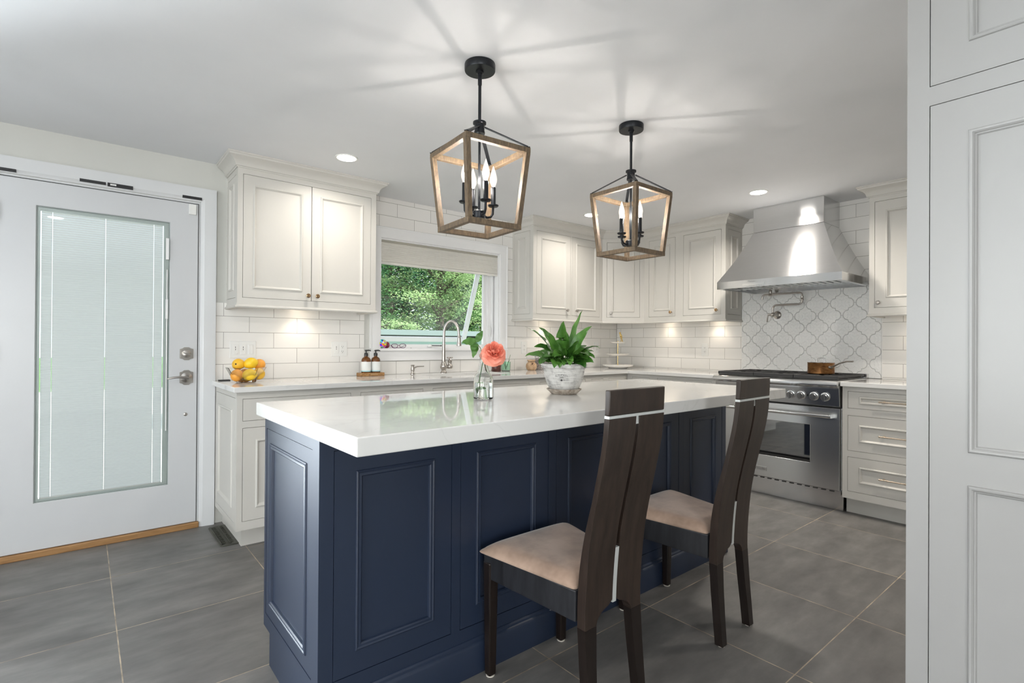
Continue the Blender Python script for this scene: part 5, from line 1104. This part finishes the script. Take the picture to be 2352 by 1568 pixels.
# ------------------------------------------------------------------ rose in a bottle vase
vz = thing('bottle_vase', 'clear square-shouldered glass bottle of water on the island', 'vase', (1.258, 1.71, IZ)); vc = Vector((1.258, 1.71, IZ))
sq = lambda a, h: 1 if h > .100 else 1.0/(abs(cos(a))**5+abs(sin(a))**5)**(1/5)
mb = MB(); mb.lathe([(0, .0006), (.030, .0006), (.0325, .004), (.0325, .082), (.030, .089), (.026, .0995), (.0245, .108), (.019, .132), (.0155, .150), (.0150, .168), (.0175, .171), (.0175, .180), (.0145, .181), (.0125, .178), (.0128, .150), (.0165, .130), (.022, .108), (.0235, .0995), (.0275, .087), (.0298, .080), (.0298, .008), (0, .006)], vc, n=48, fn=sq); mb.build('bottle', glass, vz, smooth=40)
mb = MB(); mb.lathe([(0, .0064), (.0292, .0085), (.0294, .066), (0, .066)], vc, n=40, fn=sq); mb.build('water', waterm, vz, smooth=40)
rs = thing('rose', 'single coral pink rose with leaves standing in the bottle vase', 'flower', tuple(vc+Vector((0, 0, .01))))
Rr = scr(1, 0).normalized(); Tt_ = scr(0, 1).normalized(); rc = vc+Rr*.042+Tt_*.012+Vector((0, 0, .185))
mb = MB(); st = [vc-Rr*.020+Vector((0, 0, .012)), vc-Rr*.018+Vector((0, 0, .06)), vc-Rr*.010+Vector((0, 0, .11)), vc-Rr*.001+Vector((0, 0, .160)), vc+Rr*.006+Vector((0, 0, .19)), rc-Tt_*.02]
mb.tube(st, .0022, 8); mb.tube([st[3], vc-Rr*.012+Vector((0, 0, .205)), vc-Rr*.030+Vector((0, 0, .230))], .0014, 6); mb.build('stem', roseleaf, rs, smooth=60)
ax = (Tt_*.72+Vector((0, 0, .50))+Rr*.16).normalized(); e1 = ax.cross(Vector((0, 0, 1))).normalized(); e2 = ax.cross(e1)
rr_ = random.Random(3); mb = MB()
layers = [(8, .052, .004, -.30, .036), (8, .049, .009, .02, .033), (7, .042, .015, .38, .029), (6, .033, .019, .70, .025), (5, .024, .021, .98, .020), (4, .015, .022, 1.2, .015), (3, .008, .022, 1.4, .010)]
for li, (cn, R_, z0_, tilt_, w_) in enumerate(layers):
    for k in range(cn):
        a_ = 2*pi*k/cn+li*.7+rr_.uniform(-.15, .15); rad = e1*cos(a_)+e2*sin(a_); tan_ = ax.cross(rad); tl_ = tilt_+rr_.uniform(-.2, .2); vs = []; ph_ = rr_.uniform(0, 6)
        nr, nc = 8, 8
        for i in range(nr+1):
            u = i/nr; r_ = R_*(.10+.90*u)*cos(tl_*u*.9); h = z0_*u+R_*.85*sin(tl_)*u**1.2-.012*u**5*(1.2 if li < 3 else .2)
            for j in range(nc+1):
                v_ = j/nc*2-1; ww = w_*(.22+.78*sin(pi*min(.62, u*.70)))*(1-.30*u**5)
                tip = 1-.10*abs(v_)**2+.05*(1-abs(v_))          # pointed outer edge
                ruf = .0035*sin(v_*3.2+ph_)*u*u
                vs.append(rc+rad*(r_*(tip if u > .5 else 1)+ruf*.4)+tan_*v_*ww*(1-.05*u)+ax*(h+abs(v_)**2*.010*(1 if li > 1 else .35)*u+ruf))
        mb.add(vs, [(i*(nc+1)+j, i*(nc+1)+j+1, (i+1)*(nc+1)+j+1, (i+1)*(nc+1)+j) for i in range(nr) for j in range(nc)])
mb.build('bloom', petal, rs, smooth=60, recalc=False)
mb = MB()
for bs, rr2, tt2, L_, w_, lf, dp in ((vc-Rr*.030+Vector((0, 0, .228)), -1, .0, .060, .021, .25, .9), (vc-Rr*.030+Vector((0, 0, .226)), -.35, .8, .050, .016, -.6, .5), (vc-Rr*.026+Vector((0, 0, .222)), -.5, .5, .060, .014, -1.1, .3), (vc-Rr*.028+Vector((0, 0, .230)), .25, -.2, .055, .014, 1.1, .3), (vc-Rr*.018+Vector((0, 0, .045)), .9, .4, .030, .006, .1, .3), (vc-Rr*.018+Vector((0, 0, .05)), -.2, .8, .034, .008, -.9, .2)):
    leaf_geo(mb, bs, scr(rr2, tt2), L_, w_, dp, lf, .15, petiole=.06, face=.65, cup=.15)
mb.build('leaves', roseleaf, rs, smooth=60, recalc=False)

# ------------------------------------------------------------------ outdoors
mb = MB(); mb.box(-7.5, 2.3, 3.96, 18.0, -.3, -.16); struct(mb.build('bounce_ground', paint('bounce_ground_pale', (.62, .61, .58), .8)))  # added pale ground slab, bounces light onto the door blinds
mb = MB(); mb.box(-30, 40, 4.0, 60, -.35, -.3); tag(struct(mb.build('ground', grass_m)))
shd = thing('garden_shed', 'low grey-green garden outbuilding with a flat roof seen through the window', 'shed', (5, 9.5, -.3))
mb = MB(); mb.box(1.5, 8.5, 8.6, 10.2, -.3, 1.26); mb.build('wall', shed_wall_m, shd)
mb = MB(); mb.box(1.3, 8.7, 8.4, 10.4, 1.305, 1.40); mb.build('roof', shed_roof_m, shd)
mb = MB(); mb.box(1.4, 8.6, 8.5, 10.3, 1.26, 1.305); mb.build('gutter', dark, shd)
def tree(x, y, H, R_, seed, li, nleaf, label, z0=.9, leaf=.062, flat=.28):
    r = random.Random(seed); t = thing('leafy_tree', label, 'tree', (x, y, -.3), 'trees outside the kitchen window')
    mb = MB(); tips = []
    mb.tube([(x, y, -.3), (x+.1*r.uniform(-1, 1), y, H*.35), (x+.25*r.uniform(-1, 1), y+.1, H*.65), (x+.3*r.uniform(-1, 1), y, H*.9)], [.16*H/5, .12*H/5, .08*H/5, .03], 8)
    for k in range(16):
        a_ = k*2.4+r.random(); h0 = H*(.22+.65*k/16); L_ = R_*(.7+.4*r.random())*(1-.35*k/16)
        p0 = Vector((x, y, h0)); p1 = p0+Vector((cos(a_)*L_*.5, sin(a_)*L_*.5, L_*.28)); p2 = p0+Vector((cos(a_)*L_, sin(a_)*L_, L_*.30)); mb.tube([p0, p1, p2], [.05*H/5, .03, .012], 6)
        tips += [p0.lerp(p1, .8), p1, p1.lerp(p2, .5), p2]
        for q in range(2): d_ = Vector((r.uniform(-1, 1), r.uniform(-1, 1), .25)).normalized()*L_*.45; mb.tube([p1, p1+d_], [.018, .006], 5); tips.append(p1+d_)
    mb.build('trunk', bark, t, smooth=60)
    mb = MB(); vs = []; fs = []
    for k in range(nleaf):
        c_ = tips[r.randrange(len(tips))]; g1, g2, g3 = r.gauss(0, 1), r.gauss(0, 1), r.gauss(0, 1); s_ = R_*.15
        p = c_+Vector((g1*s_, g2*s_, g3*s_*flat)); 
        a_ = r.uniform(0, 6.28); up_ = Vector((r.gauss(0, .45), r.gauss(0, .45)-.25, 1)).normalized(); u_ = up_.orthogonal().normalized(); u_ = Matrix.Rotation(a_, 3, up_) @ u_; w_ = up_.cross(u_); l_ = leaf*r.uniform(.6, 1.2)
        n0 = len(vs); vs += [p-u_*l_*.5, p+w_*l_*.35+up_*-.1*l_, p+u_*l_*.5-up_*.15*l_, p-w_*l_*.35-up_*.1*l_]; fs.append((n0, n0+1, n0+2, n0+3))
    mb.add(vs, fs); mb.build('foliage', tree_l[li], t, recalc=False)
tree(6.9, 11.2, 4.6, 1.9, 11, 0, 26000, 'pale green maple with layered boughs just behind the shed')
tree(4.6, 11.6, 4.4, 1.5, 12, 1, 20000, 'mid green tree with dark forked trunk at the left of the window view', flat=.5)
tree(9.3, 12.6, 4.8, 1.8, 13, 0, 22000, 'pale green tree at the right of the window view')
tree(4.9, 9.6, 1.7, .7, 14, 0, 7000, 'low pale green shrub at the lower left of the window view', leaf=.045)
tree(7.9, 11.7, 2.4, .9, 15, 1, 9000, 'mid green bushy shrub in front of the maples', leaf=.055, flat=.7)
for i, (x, y) in enumerate(((5.2, 15.5), (8.0, 16), (10.8, 16.2), (13.6, 16.6), (6.6, 18.5), (10, 19), (13.5, 19.5))):
    tree(x, y, 6.5, 2.3, 30+i, 2, 13000, 'dark green woodland tree far behind, %s' % ('leftmost of the far row', 'second from the left in the far row', 'middle of the far row', 'rightmost of the far row', 'left one of the rearmost trees', 'middle one of the rearmost trees', 'right one of the rearmost trees')[i], leaf=.12, flat=1.2)
